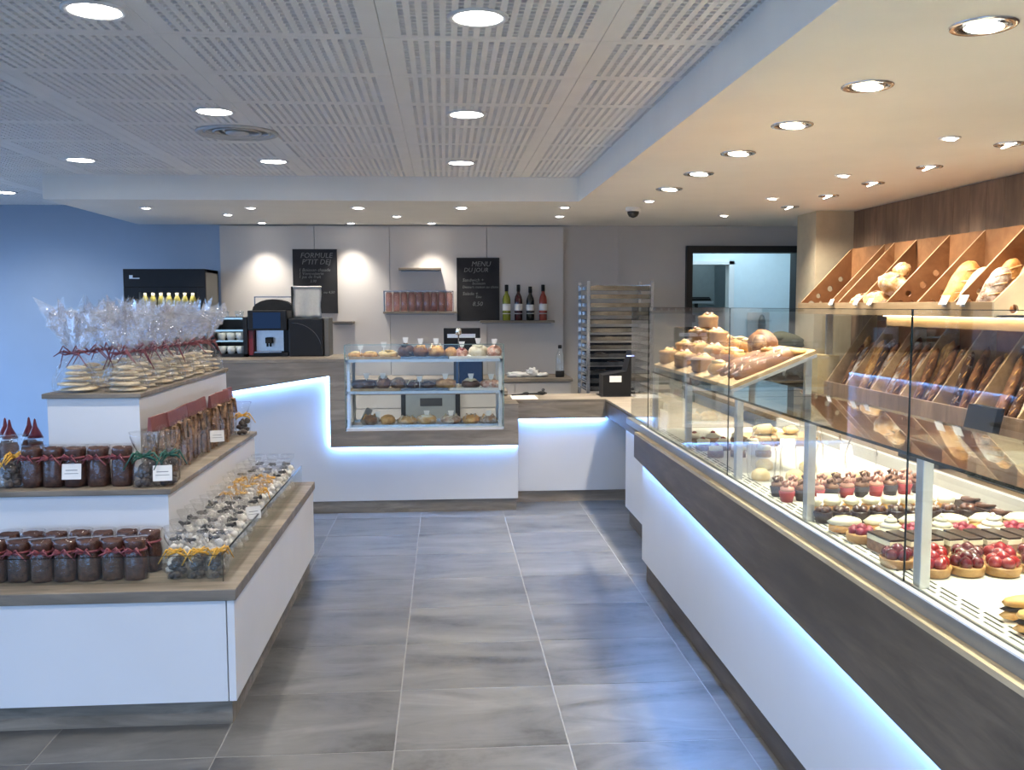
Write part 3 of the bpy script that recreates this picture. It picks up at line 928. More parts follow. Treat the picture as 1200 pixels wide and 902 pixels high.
obj('bracket', B().box(3.04, 3.09, 7.30, 7.33, 1.13, 1.452), 'alu', br, world=True)
# lower bins
LY0, LY1 = 4.5, 7.22
obj('lower_back_board', B().box(XW - .02, XW, LY0, LY1, .80, 1.40), 'crate', br, world=True)
obj('lower_bin_floor', B().box(3.02, XW - .02, LY0, LY1, .81, .825), 'crate', br, world=True)
obj('lower_rail', B().box(3.0, 3.018, LY0, LY1 + .015, .812, .925, 0, .002), 'plank', br, world=True)
for y in (7.21, 6.85, 6.44, 6.01, 5.59, 5.16, 4.72):
    divider(y, [(3.018, .83), (XW - .02, .83), (XW - .02, 1.45), (3.36, 1.42), (3.018, .93)], [], 'lower_divider', .016, ('crateedge', 'crateedge'))
obj('base_cabinet', B().box(3.02, 3.5, LY0, 7.45, 0, .80), 'beige', br, world=True)
obj('scraper_ledge', B().box(2.99, 3.02, LY0, 7.45, .74, .80), 'plank', br, world=True)

def leaning(t, x, y, z, lean, tw=0):
    return (x, y, z), (lean * 0, lean, tw)
# upper loaves
t = thing('round_loaf', 'x', 'bread', group='floured round loaves')
obj('crust', B().blob((0, 0, .075), (.105, .10, .078), 3, .10, 2.2, 6, 0, .92), 'goldflour', t)
obj('score', B().tube([(-.05, .055, .128), (-.02, .0, .152), (.03, -.04, .14)], [.006, .012, .006], 6).tube([(-.07, -.02, .12), (.0, .03, .15), (.05, .045, .12)], [.006, .010, .006], 6), 'brownflour', t)
mk = Maker(t)
mk((3.10, 6.55, 1.467), 'floured round loaf low in the second oak bin from the pillar side', .4)
mk((3.15, 6.50, 1.605), 'floured round loaf propped on the low one in the second oak bin', 1.7, 1.0, (.1, -.5, 1.7))
mk((3.10, 6.80, 1.467), 'floured round loaf half hidden behind a bin divider', 2.4, .9)
mk((3.25, 6.50, 1.735), 'small round loaf highest on the pile of round loaves', .9, .6, (0, -.6, .9))
def tall_loaf(name, mat, L, r, sl, lab, loc, rot, group=None):
    t = thing(name, lab, 'bread', loc, 0, group)
    t.rotation_euler = rot
    obj('crust', B().loaf(L, r, 18, 14, 3.4, sl, .10, .05, len(lab), 0, .85), mat, t)
    b = B()
    for k in range(3):
        z = L * (.25 + .22 * k)
        b.tube([(-r * .8, -r * .35, z), (-r * .45, -r * .70, z + .03), (0, -r * .86, z + .055), (r * .4, -r * .72, z + .075)], [.003, .006, .006, .003], 5)
    obj('score', b, 'goldflour' if mat != 'goldflour' else 'pale', t)
    return t
LEAN = .52
tall_loaf('long_loaf', 'golden', .36, .075, 0, 'smooth golden long loaf leaning left of the split loaf in the upper bin', (3.09, 5.62, 1.475), (0, LEAN, 0))
tall_loaf('long_loaf', 'goldflour', .31, .062, 5, 'floured golden loaf with slashed crust between the smooth and dark loaves', (3.08, 5.43, 1.475), (.08, LEAN, .1))
tall_loaf('long_loaf', 'brownflour', .30, .062, 5, 'dark brown floured slashed loaf in the upper bin', (3.07, 5.21, 1.475), (.02, LEAN, 0))
tall_loaf('long_loaf', 'golden', .34, .06, 0, 'golden loaf standing behind the floured slashed loaf', (3.20, 5.29, 1.475), (0, .38, 0))
tall_loaf('long_loaf', 'goldflour', .36, .05, 3, 'pale loaf standing behind the dark brown slashed loaf', (3.20, 5.10, 1.475), (0, .40, 0))
tall_loaf('long_loaf', 'brown', .30, .05, 3, 'brown loaf in the corner by the end panel of the upper rack', (3.16, 5.0, 1.475), (0, .50, 0))
t = thing('rail_price_card', 'x', 'price tag', group='price cards clipped to the upper bread rail')
obj('card', B().prism([(-.004, 0), (-.001, 0), (.024, .055), (.021, .055)], 'y', -.045, .045), 'card', t)
obj('clip', B().box(.0, .018, -.012, .012, -.012, .01), 'alu', t)
mk = Maker(t)
for k, y in enumerate((7.06, 6.62, 6.40, 5.42, 5.22)):
    mk((2.962, y, 1.525), 'white price card clipped to the upper bread rail, %s from the pillar' % ORD[k], 0, 1 if k > 2 else .8)
# baguettes standing in the lower bins
protos = []
for mat, L, r, sl in (('brown', .50, .034, 7), ('golden', .48, .033, 7), ('brownflour', .46, .040, 5), ('chocbun', .50, .034, 6)):
    t = thing('baguette', 'x', 'baguette', group='baguettes standing in the lower bins')
    obj('crust', B().loaf(L, r, 16, 9, 4, sl, .14, .06, L * 10, 0, .9), mat, t)
    b = B()
    for k in range(4):
        z = L * (.18 + .18 * k)
        b.tube([(-r * .75, -r * .3, z), (-r * .7, -r * .6, z + .03), (-r * .5, -r * .75, z + .06)], [.002, .006, .002], 5)
    obj('score', b, 'golden', t)
    protos.append(Maker(t))
cn = ('dark brown', 'golden', 'floured brown', 'very dark')
ys = [7.21, 6.85, 6.44, 6.01, 5.59, 5.16, 4.72]
for q in range(6):
    hi, lo = ys[q], ys[q + 1]
    n = 4 if q == 0 else 5
    for k in range(n):
        y = hi - .055 - (hi - lo - .085) * k / (n - 1)
        pi = (0, 2, 0, 1, 3, 0, 2, 0)[(k + q * 3) % 8]
        if q >= 3:
            pi = (0, 3, 2, 0, 3, 0)[(k + q) % 6]
        protos[pi]((3.07 + rnd.uniform(0, .03), y, .832), '%s baguette, %s in front, %s lower bin from the pillar' % (cn[pi], ORD[k], ORD[q]),
                   0, rnd.uniform(.85, 1.0), (rnd.uniform(-.04, .04), rnd.uniform(.40, .50), rnd.uniform(-.4, .4)))
        if k % 2 == 0 and q < 5:
            pj = (pi + 1) % 4
            protos[pj]((3.19, y - .03, .832), '%s baguette behind, %s at the back, %s lower bin from the pillar' % (cn[pj], ORD[k // 2], ORD[q]),
                       0, rnd.uniform(.88, 1.0), (rnd.uniform(-.03, .03), rnd.uniform(.26, .32), rnd.uniform(-.4, .4)))
t = thing('cardboard_box', 'plain beige box standing on the low cabinet by the far end of the baguettes', 'box', (3.04, 7.32, .80))
obj('body', B().box(-.09, .09, -.07, .07, 0, .325, 0, .003), 'kraft', t)
obj('flap', B().box(-.09, .0, -.07, .07, .326, .331), 'kraft', t)
t = thing('bread_slicer', 'black floor standing bread slicer beside the bakehouse door', 'machine', (2.87, 8.12, 0))
obj('body', B().box(-.24, .30, -.20, .20, .06, .84, 0, .01), 'black', t)
obj('upper_housing', B().prism([(-.20, .84), (.20, .84), (.20, 1.12), (-.08, 1.12)], 'x', -.24, .30), 'blackmat', t)
obj('feed_tray', B().box(-.20, .26, -.32, -.20, .86, .88, 0, .004), 'steel', t)
obj('warning_plate', B().box(-.10, -.02, -.206, -.2005, .60, .70), 'redpanel', t)
obj('lever', B().tube([(.05, -.21, .92), (.05, -.26, 1.02), (.06, -.24, 1.10)], .012, 6), 'alu', t)
t = thing('canvas_bag', 'dark olive slumped bag on top of the black bread slicer', 'bag', (2.97, 8.12, 1.12))
obj('body', B().blob((0, 0, .07), (.20, .13, .10), 3, .08, 2, 4, 0, .7), 'olive', t)
obj('flap', B().blob((-.06, -.05, .11), (.10, .07, .05), 2, .15, 3, 2), 'olive', t)

# ---------------------------------------------------------------- service counter across the back
sc = thing('service_counter', 'white counter with stepped grey oak fascia and glowing edge below the showcase', 'counter', (-.4, 7.2, 0))
CY = 6.90
obj('plinth', B().box(-2.3, .522, 6.92, 7.35, 0, .093).box(.522, 1.6, 7.20, 7.35, 0, .088), 'oakx', sc, world=True)
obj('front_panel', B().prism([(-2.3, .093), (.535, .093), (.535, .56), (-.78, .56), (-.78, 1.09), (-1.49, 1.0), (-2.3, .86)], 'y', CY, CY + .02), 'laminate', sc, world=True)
obj('fascia', B().prism([(-2.3, .80), (-1.49, .922), (-.84, 1.02), (-.84, .497), (.536, .497), (.536, .79), (.43, .79), (.43, .613), (-.73, .613), (-.73, 1.12), (-2.3, 1.12)], 'y', CY - .035, CY - .015), 'oak', sc, world=True)
obj('led_strip', B().prism([(-2.3, .804), (-1.49, .926), (-.834, 1.026), (-.834, .503), (.53, .503), (.53, .507), (-.830, .507), (-.830, 1.031), (-1.49, .930), (-2.3, .808)], 'y', CY - .0145, CY - .003), 'led', sc, world=True)
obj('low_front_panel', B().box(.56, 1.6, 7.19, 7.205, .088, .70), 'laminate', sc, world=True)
obj('low_fascia', B().box(.536, 1.236, 7.15, 7.17, .658, .785), 'oakx', sc, world=True)
obj('led_strip', B().box(.57, 1.23, 7.1705, 7.1825, .661, .665), 'led', sc, world=True)
obj('return_panel', B().box(.515, .535, CY + .02, 7.19, .093, .72).box(.536, .556, 7.15, 7.2, .093, .66), 'laminate', sc, world=True)
obj('bar_top', B().box(-2.3, -.73, CY - .036, 7.55, 1.12, 1.146, 0, .002), 'oakx', sc, world=True)
obj('low_top', B().box(.43, 1.845, 7.148, 7.62, .785, .806, 0, .002).box(.43, .538, CY - .036, 7.148, .79, .806).box(1.235, 1.845, 5.14, 7.148, .79, .806), 'oakx', sc, world=True)
obj('case_base', B().box(-.73, .43, CY - .034, 7.45, .595, .614), 'oakx', sc, world=True)
obj('body', B().box(-2.3, -.75, CY + .03, 7.5, .093, 1.12).box(-.74, .50, CY + .03, 7.5, .093, .595).box(.56, 1.2, 7.22, 7.6, .093, .785), 'white', sc, world=True)
obj('inner_worktop', B().box(-2.3, .5, 7.5, 7.95, .82, .845), 'oakx', sc, world=True)

# glass pastry showcase in the notch of the counter
ps = thing('pastry_showcase', 'glass pastry showcase with white frame and two shelves set in the counter', 'showcase', (-.15, 7.1, .614))
A0, A1, Y0, Y1 = -.725, .425, 6.885, 7.32
obj('base_frame', B().box(A0, A1, Y0, Y1, .614, .636, 0, .002), 'white', ps, world=True)
for x in (A0 + .02, A1 - .02):
    for y in (Y0 + .03, Y1 - .02):
        obj('post', B().box(x - .012, x + .012, y - .012, y + .012, .636, 1.125), 'white', ps, world=True)
obj('shelf_frame', B().box(A0, A1, Y0, Y0 + .02, .885, .905).box(A0, A1, Y1 - .02, Y1, .885, .905).box(A0, A0 + .02, Y0, Y1, .885, .905).box(A1 - .02, A1, Y0, Y1, .885, .905), 'alu', ps, world=True)
obj('shelf', B().box(A0 + .02, A1 - .02, Y0 + .02, Y1 - .02, .898, .905), 'shelfglass', ps, world=True)
obj('top_frame', B().box(A0, A1, Y0, Y0 + .02, 1.118, 1.138).box(A0, A1, Y1 - .02, Y1, 1.118, 1.138).box(A0, A0 + .02, Y0, Y1, 1.118, 1.138).box(A1 - .02, A1, Y0, Y1, 1.118, 1.138), 'alu', ps, world=True)
obj('top_shelf', B().box(A0 + .02, A1 - .02, Y0 + .02, Y1 - .02, 1.130, 1.138), 'shelfglass', ps, world=True)
obj('front_pane', B().box(A0, A1, Y0 - .008, Y0 - .002, .636, 1.245), 'glass', ps, world=True)
for x in (A0 - .004, A1 + .001):
    s_ = obj('side_pane', B().box(x, x + .004, Y0, Y1, .636, 1.245), 'glass', ps, world=True)
    obj('pane_edge', B().box(x - .002, x + .006, Y0 - .010, Y0 - .001, .636, 1.245), 'paleedge', s_)
obj('top_edge', B().box(A0, A1, Y0 - .009, Y0 - .001, 1.243, 1.248), 'paleedge', ps, world=True)
tb_ = {}
for nme, x0, x1, mat, lab, zz in (('oak_tray', -.70, -.33, 'crateedge', 'pale oak tray under the flat breads on the showcase top', 1.138),
                              ('steel_tray', -.325, .02, 'darksteel', 'grey metal tray under the round buns on the showcase top', 1.138),
                              ('paper_lined_tray', .03, .40, 'card', 'paper lined tray under the sugared buns on the showcase top', 1.138),
                              ('oak_tray', -.70, -.33, 'crateedge', 'pale oak tray under the glazed buns on the middle shelf', .905),
                              ('steel_tray', -.325, .02, 'darksteel', 'dark metal tray under the flat buns on the middle shelf', .905),
                              ('paper_lined_tray', .03, .40, 'card', 'paper lined tray under the filled buns on the middle shelf', .905),
                              ('steel_tray', -.70, .40, 'steel', 'long metal tray under the striped buns at the showcase bottom', .636)):
    t = thing(nme, lab, 'tray', ((x0 + x1) / 2, 7.09, zz))
    hw = (x1 - x0) / 2
    obj('base', B().box(-hw, hw, -.17, .17, 0, .008), mat, t)
    obj('rim', B().box(-hw, hw, -.175, -.168, 0, .018).box(-hw, hw, .168, .175, 0, .018), mat, t)
def bun(x, rad, mat, topmat, lab, z, y=7.02, kind=0, seed=0, cat='pastry', name='bun'):
    t = thing(name, lab, cat, (x, y, z), 0, 'buns in the glass showcase')
    rx, ry, rz = rad[0] * 1.06, rad[1], rad[2] * 1.2
    if kind == 'ring':
        obj('crust', B().tube([((rx - .022) * math.cos(a * PI / 8), (ry - .02) * math.sin(a * PI / 8), rz * .55) for a in range(16)], rz * .55, 8, closed=True), mat, t)
    else:
        obj('crust', B().blob((0, 0, rz * .8), (rx, ry, rz), 2, .09, 2.2, seed, 0, .8), mat, t)
    if topmat:
        b = B()
        if kind == 'stripe':
            for k in (-1, 0, 1):
                b.tube([(k * rx * .45 - .015, -ry * .75, rz * 1.15), (k * rx * .45, 0, rz * 1.78), (k * rx * .45 + .015, ry * .75, rz * 1.15)], [.004, .009, .004], 5)
        else:
            b.blob((0, -.2 * ry, rz * 1.45), (rx * .62, ry * .6, rz * .42), 2, .35, 3.5, seed + 3)
        obj('topping', b, topmat, t)
    return t
U = 1100 / 6.95
Zt, Zm, Zb = 1.146, .913, .644
# (pixel centre is converted once to metres across the case)
rows = [
 (Zt, [(-.66, (.055, .06, .022), 'golden', 'pale', 0, 'flat golden bun at the left end of the showcase top'),
       (-.55, (.060, .06, .022), 'golden', 'pale', 0, 'flat golden bun second from left on the showcase top'),
       (-.42, (.072, .06, .026), 'pale', 'custard', 0, 'flat pale yellow bun on the showcase top'),
       (-.29, (.060, .07, .048), 'chocbun', 'dark', 0, 'round very dark bun on the showcase top'),
       (-.18, (.056, .07, .044), 'brown', 'golden', 0, 'glossy brown bun beside the very dark one on the showcase top'),
       (-.065, (.062, .07, .044), 'golden', 'sugarbun', 'stripe', 'golden striped bun in the middle of the showcase top'),
       (.045, (.046, .06, .036), 'golden', None, 0, 'small plain golden bun on the showcase top'),
       (.125, (.045, .06, .032), 'pinkbun', 'rasp', 0, 'small pink praline bun on the showcase top'),
       (.245, (.072, .07, .044), 'sugarbun', 'cream', 0, 'large white sugared cream bun on the showcase top'),
       (.365, (.056, .07, .040), 'pinkbun', 'pinkcream', 0, 'pink nutty bun at the right end of the showcase top')]),
 (Zm, [(-.60, (.078, .08, .052), 'chocbun', None, 'ring', 'dark ring shaped bun at the left end of the middle shelf'),
       (-.46, (.052, .07, .042), 'brown', 'cream', 'stripe', 'brown striped bun second from left on the middle shelf'),
       (-.35, (.058, .07, .040), 'brownflour', None, 0, 'floury brown bun third from left on the middle shelf'),
       (-.24, (.052, .07, .026), 'chocbun', 'cream', 'stripe', 'flat dark bun with pale stripes on the middle shelf'),
       (-.13, (.052, .07, .026), 'chocbun', 'dark', 0, 'flat dark glazed bun on the middle shelf'),
       (.0, (.076, .07, .036), 'golden', None, 0, 'plain golden oval bun on the middle shelf'),
       (.10, (.020, .03, .014), 'sugarbun', None, 0, 'tiny white bun beside the golden oval one on the middle shelf'),
       (.19, (.070, .07, .034), 'chocbun', 'cream', 0, 'dark bun with white filling on the middle shelf'),
       (.34, (.080, .07, .030), 'pinkbun', None, 0, 'long pinkish floury bun at the right end of the middle shelf')]),
 (Zb, [(-.56, (.068, .08, .036), 'brownflour', 'goldflour', 'stripe', 'brown striped bun at the left end of the showcase bottom'),
       (-.43, (.055, .08, .036), 'golden', None, 0, 'golden bun second from left in the showcase bottom'),
       (-.285, (.074, .08, .030), 'goldflour', 'sugarbun', 'stripe', 'long floury bun third from left in the showcase bottom'),
       (-.14, (.076, .08, .036), 'goldflour', 'cream', 0, 'floury bun with white top in the showcase bottom'),
       (.04, (.080, .08, .034), 'brownflour', 'sugarbun', 'stripe', 'brown bun with sugar stripes in the showcase bottom'),
       (.19, (.066, .08, .034), 'golden', 'brownflour', 'stripe', 'golden striped bun second from right in the showcase bottom'),
       (.32, (.070, .08, .032), 'brownflour', 'goldflour', 'stripe', 'brown striped bun at the right end of the showcase bottom')])]
n = 0
for z, L in rows:
    for (x, rad, m1, m2, kd, lab) in L:
        bun(x, rad, m1, m2, lab, z, 7.0, kd, n); n += 1
t = thing('tag_holder', 'x', 'price tag', group='clear price tag holders standing in the buns')
obj('tag', B().prism([(-.013, 0), (.013, 0), (.022, .04), (-.022, .04)], 'y', -.0015, .0015), 'card', t)
obj('pin', B().tube([(0, 0, 0), (0, 0, -.05)], .0025, 5), 'white', t)
mk = Maker(t)
for row, z, xs in (('top', 1.235, ((-.62, -.028), (-.45, -.012), (-.29, .02), (-.18, .012), (-.065, .012), (.125, -.012), (.245, .012), (.365, .006))),
                   ('middle shelf', .988, ((-.58, .005), (-.46, .006), (-.19, -.02), (0, -.002), (.19, -.004), (.34, -.008))),
                   ('bottom', .712, ((-.5, -.004), (-.14, .0), (.04, -.002), (.32, -.006)))):
    for k, (x, dz) in enumerate(xs):
        mk((x, 6.965, z + dz), 'small white tag holder, %s from the left on the showcase %s' % (ORD[k], row))
t = thing('paper_sheet', 'folded white paper leaning at the left of the showcase bottom', 'paper', (-.60, 7.17, .70))
t.rotation_euler = (.3, .5, 0)
obj('sheet', B().box(-.025, .025, -.0015, .0015, -.06, .06), 'cloth', t)

t = thing('paper_mat', 'white paper sheet under the tongs on the low counter', 'paper', (.615, 7.33, .806))
obj('sheet', B().box(-.10, .10, -.14, .14, 0, .003), 'card', t)
t = thing('serving_tongs', 'x', 'tongs', group='black serving tongs on the low counter')
b = B()
for s_ in (-1, 1):
    b.tube([(-.09, 0, .02), (-.02, s_ * .018, .022), (.07, s_ * .022, .024), (.10, s_ * .008, .028)], [.008, .006, .010, .006], 6)
obj('arms', b, 'blackmat', t)
obj('grip', B().blob((.06, 0, .03), (.035, .03, .016), 2, .1), 'blackmat', t)
mk = Maker(t)
mk((.59, 7.36, .809), 'black tongs on the left of the paper sheet', .3, .8)
mk((.70, 7.36, .809), 'black tongs overhanging the right of the paper sheet', -.1)
t = thing('card_terminal', 'black box shaped machine with a white label at the bend of the counter', 'machine', (1.37, 7.42, .806))
obj('body', B().prism([(-.125, 0), (.13, 0), (.13, .36), (.10, .36), (.06, .20), (-.125, .17)], 'y', -.10, .10), 'black', t)
obj('label', B().box(-.075, .02, -.1025, -.1005, .115, .165), 'card', t)
obj('base_plate', B().box(-.15, .14, -.13, .12, 0, .006), 'darksteel', t)
obj('indicator_light', B().box(.06, .12, -.104, -.1005, .318, .327), 'neonblue', t)

# ---------------------------------------------------------------- things behind the service counter
bc = thing('back_cabinet', 'low grey base cabinet with wooden top along the back wall', 'cabinet', (-.4, 9.2, 0))
obj('body', B().box(-2.05, 1.205, 8.95, 9.49, .06, .80), 'wallpanel', bc, world=True)
obj('worktop', B().box(-2.07, 1.222, 8.91, 9.495, .80, .832, 0, .002), 'oakx', bc, world=True)
for k in range(6):
    x = -2.03 + k * .54
    if k == 3:
        continue
    d_ = obj('drawer', B().box(x, x + .53, 8.935, 8.95, .56, .785), 'wallpanel', bc, world=True)
    obj('knob', B().lathe([(.006, 0), (.006, .012), (.016, .018), (.013, .026), (0, .028)], 12), 'darksteel', d_, world=True)
    kn = d_.children[0]; kn.rotation_euler = (PI / 2, 0, 0); kn.location = (x + .265, 8.935, .72)
    obj('door', B().box(x, x + .53, 8.935, 8.95, .08, .55), 'wallpanel', bc, world=True)
t = thing('glasswasher', 'built-in grey glasswasher door with dark frame seen through the showcase', 'appliance', (-.14, 8.93, .08))
obj('frame', B().box(-.28, .28, -.03, .005, 0, .70, 0, .004), 'blackmat', t)
obj('door', B().box(-.235, .235, -.045, -.03, .03, .67, 0, .004), 'ovengrey', t)
obj('handle_recess', B().box(-.10, .11, -.048, -.0455, .50, .575), 'slot', t)
t = thing('crumpled_cloth', 'crumpled pale cloth on the back cabinet left of the soda bottle', 'cloth', (.80, 9.12, .832))
obj('cloth', B().blob((-.08, 0, .018), (.12, .08, .03), 3, .4, 3, 4, 0, .6).blob((.06, 0, .03), (.06, .05, .05), 3, .5, 3, 8, 0, .6).blob((.15, -.02, .02), (.06, .05, .025), 2, .3, 3, 2, 0, .7), 'cloth', t)
t = thing('water_carafe', 'tall clear soda bottle with black cap and base on the back cabinet', 'bottle', (1.113, 9.05, .832))
obj('glass', B().lathe([(.038, .04), (.042, .06), (.042, .18), (.036, .22), (.018, .26), (.015, .285)], 18), 'tumbler', t)
obj('base', B().lathe([(.040, 0), (.043, .01), (.043, .06), (.0, .062)], 18), 'blackmat', t)
obj('cap', B().lathe([(.019, .28), (.019, .312), (0, .314)], 14), 'blackmat', t)
t = thing('cash_register', 'black till screen with a blue lit front behind the showcase', 'till', (.14, 7.74, .845))
obj('foot', B().box(-.11, .11, -.09, .09, 0, .02, 0, .004), 'blackmat', t)
obj('stand', B().box(-.04, .04, -.02, .03, .02, .30), 'blackmat', t)
obj('screen_back', B().box(-.15, .15, -.03, .0, .295, .50, 0, .005), 'black', t)
obj('label_strip', B().box(-.12, .11, -.0335, -.0305, .42, .452), 'alu', t)
obj('lower_display', B().box(-.07, .17, -.05, -.03, .03, .25, 0, .003), 'blackmat', t)
obj('display_glass', B().box(-.05, .16, -.053, -.0505, .05, .235), 'screen', t)
t = thing('lamp_stalk', 'thin stalk with a chrome ball rising in front of the till', 'stand', (.11, 7.62, .845))
obj('rod', B().tube([(0, 0, 0), (0, 0, .46)], .006, 6), 'darksteel', t)
obj('ball', B().lathe([(0, .44), (.024, .45), (.028, .475), (.018, .50), (0, .505)], 14), 'chrome', t)
obj('foot', B().lathe([(.05, 0), (.05, .012), (0, .014)], 16), 'darksteel', t)

def chalkboard(x0, x1, z0, z1, lab, lines):
    t = thing('chalkboard', lab, 'chalkboard', ((x0 + x1) / 2, 9.485, z0))
    W, H = x1 - x0, z1 - z0
    obj('board', B().box(-W / 2, W / 2, -.008, .012, 0, H, 0, .002), 'slate', t)
    obj('frame', B().box(-W / 2, W / 2, -.012, .0, H - .008, H).box(-W / 2, W / 2, -.012, .0, 0, .008).box(-W / 2, -W / 2 + .008, -.012, 0, 0, H).box(W / 2 - .008, W / 2, -.012, 0, 0, H), 'frameblack', t)
    for s_, sz, x, z in lines:
        text(t, s_, sz, (x * W - W / 2, -.0095, z * H), (PI / 2, 0, 0), 'chalk')
    return t
chalkboard(-1.494, -1.06, 1.455, 2.088, 'portrait chalkboard above the coffee machine, partly covered by a white towel',
           [('FORMULE', .072, .17, .865), ("P'TIT DEJ", .072, .20, .765), ('1 Boisson chaude', .044, .13, .655), ('1 Viennoiserie', .042, .13, .60), ('1 jus de fruit', .042, .13, .55), ('3,90', .036, .38, .485), ('ou 4,50', .036, .68, .31)])
chalkboard(.124, .552, 1.373, 2.005, 'portrait chalkboard between the jar shelf and the syrup bottles',
           [('MENU', .070, .34, .865), ('DU JOUR', .060, .16, .775), ('Sandwich +', .046, .13, .625), ('boisson', .042, .36, .575), ('Dessert maison au choix', .036, .13, .52), ('Salade +', .046, .13, .41), ('Eau', .04, .44, .365), ('8,50', .060, .36, .24)])
def wall_shelf(x0, x1, z, lab, depth=.17):
    t = thing('wall_shelf', lab, 'shelf', ((x0 + x1) / 2, 9.5, z - .022))
    W = (x1 - x0) / 2
    obj('board', B().box(-W, W, -depth, 0, 0, .022, 0, .002), 'oakx', t)
    obj('wall_fixing', B().box(-W + .02, W - .02, -.02, 0, -.012, 0), 'alurail', t)
    return t
wall_shelf(-.449, -.03, 1.90, 'short empty wall shelf above the row of pink glasses')
wall_shelf(-.605, .118, 1.472, 'long wall shelf carrying the row of pink tall glasses')
wall_shelf(.354, 1.096, 1.378, 'wall shelf carrying four syrup bottles right of the chalkboard')
wall_shelf(-1.12, -.90, 1.375, 'small wall shelf right of the covered chalkboard', .14)
t = thing('glass_rack', 'thin wire rack holding the tall pink glasses upright', 'rack', (-.25, 9.40, 1.472))
obj('top_rail', B().box(-.35, .34, -.035, -.025, .195, .203).box(-.35, .34, .025, .035, .195, .203), 'darksteel', t)
for x in (-.345, .335):
    obj('upright', B().box(x - .004, x + .004, -.035, -.027, 0, .2).box(x - .004, x + .004, .027, .035, 0, .2), 'darksteel', t)
t = thing('tall_glass', 'x', 'glass', group='tall pink glasses on the wall shelf')
obj('body', B().lathe([(.030, 0), (.032, .008), (.033, .165), (.028, .178), (.026, .190)], 16), 'rosejar', t)
obj('lid', B().lathe([(.027, .182), (.027, .194), (0, .196)], 14), 'tumbler', t)
mk = Maker(t)
for k in range(9):
    mk((-.55 + k * .0745, 9.40, 1.472), 'tall pink glass in the wire rack, %s from the left' % ORD[k])
for k, (x, liq, cn_, h) in enumerate(((.618, 'liqgreen', 'yellow green', 1), (.737, 'liqred', 'dark red', 1), (.856, 'liqdark', 'nearly black', .95), (.985, 'liqrose', 'rose', 1))):
    t = thing('syrup_bottle', '%s syrup bottle with pale label on the wall shelf' % cn_, 'bottle', (x, 9.40, 1.378), 0, 'syrup bottles on the wall shelf')
    obj('glass', B().lathe([(.036, 0), (.040, .006), (.040, .205 * h), (.034, .235 * h), (.017, .272 * h), (.015, .33 * h)], 20), liq, t)
    obj('label', B().lathe([(.0408, .065), (.0408, .165 * h)], 20), 'card', t)
    obj('emblem', B().lathe([(.0412, .072), (.0412, .098)], 20), liq, t)
    obj('cap', B().lathe([(.0185, .29 * h), (.0185, .355 * h), (0, .357 * h)], 14), 'blackmat', t)

# drinks fridge
fr = thing('drinks_fridge', 'black upright glass door fridge lit inside, in the back left corner', 'fridge', (-2.52, 8.98, 0))
x0, x1, y0, y1, zt = -2.892, -2.165, 8.75, 9.24, 1.866
obj('cabinet', B().box(x0, x0 + .03, y0 + .03, y1, 0, zt).box(x1 - .03, x1, y0 + .03, y1, 0, zt).box(x0, x1, y1 - .03, y1, 0, zt).box(x0, x1, y0 + .03, y1, zt - .03, zt).box(x0, x1, y0 + .03, y1, 0, .12), 'fridgeside', fr, world=True)
obj('header', B().box(x0, x1, y0, y0 + .03, 1.70, zt, 0, .004), 'black', fr, world=True)
obj('liner', B().box(x0 + .03, x1 - .03, y1 - .05, y1 - .03, .12, zt - .03), 'blackmat', fr, world=True)
obj('logo', B().box(x0 + .055, x0 + .085, y0 - .003, y0, 1.785, 1.81).box(x0 + .055, x0 + .145, y0 - .003, y0, 1.778, 1.786), 'alu', fr, world=True)
dd = obj('door', B().box(x0, x0 + .13, y0, y0 + .03, .12, 1.70, 0, .003).box(x1 - .07, x1, y0, y0 + .03, .12, 1.70, 0, .003).box(x0 + .13, x1 - .07, y0, y0 + .03, 1.655, 1.70).box(x0 + .13, x1 - .07, y0, y0 + .03, .12, .18), 'black', fr, world=True)
obj('pane', B().box(x0 + .13, x1 - .07, y0 + .012, y0 + .018, .18, 1.655), 'glass', dd)
obj('handle', B().box(x1 - .055, x1 - .035, y0 - .03, y0, .8, 1.4, 0, .004), 'darksteel', dd)
for z in (1.50, 1.25, .95, .6):
    obj('shelf', B().box(x0 + .03, x1 - .03, y0 + .06, y1 - .05, z, z + .012), 'darksteel', fr, world=True)
obj('interior_light', B().box(x0 + .14, x1 - .08, y0 + .04, y0 + .055, 1.672, 1.69), 'fridgeled', fr, world=True)
t = thing('juice_bottle', 'x', 'bottle', group='bottles on the lit fridge shelf')
obj('body', B().lathe([(.028, 0), (.031, .008), (.031, .075), (.022, .10), (.013, .115), (.013, .122)], 14), 'juice', t)
obj('label', B().lathe([(.0316, .004), (.0316, .032)], 14), 'card', t)
obj('cap', B().lathe([(.015, .10), (.016, .138), (0, .14)], 12), 'cream', t)
mk = Maker(t)
for k in range(8):
    mk((-2.735 + k * .0715, 8.85, 1.512), 'small juice bottle on the top fridge shelf, %s from the left' % ORD[k])

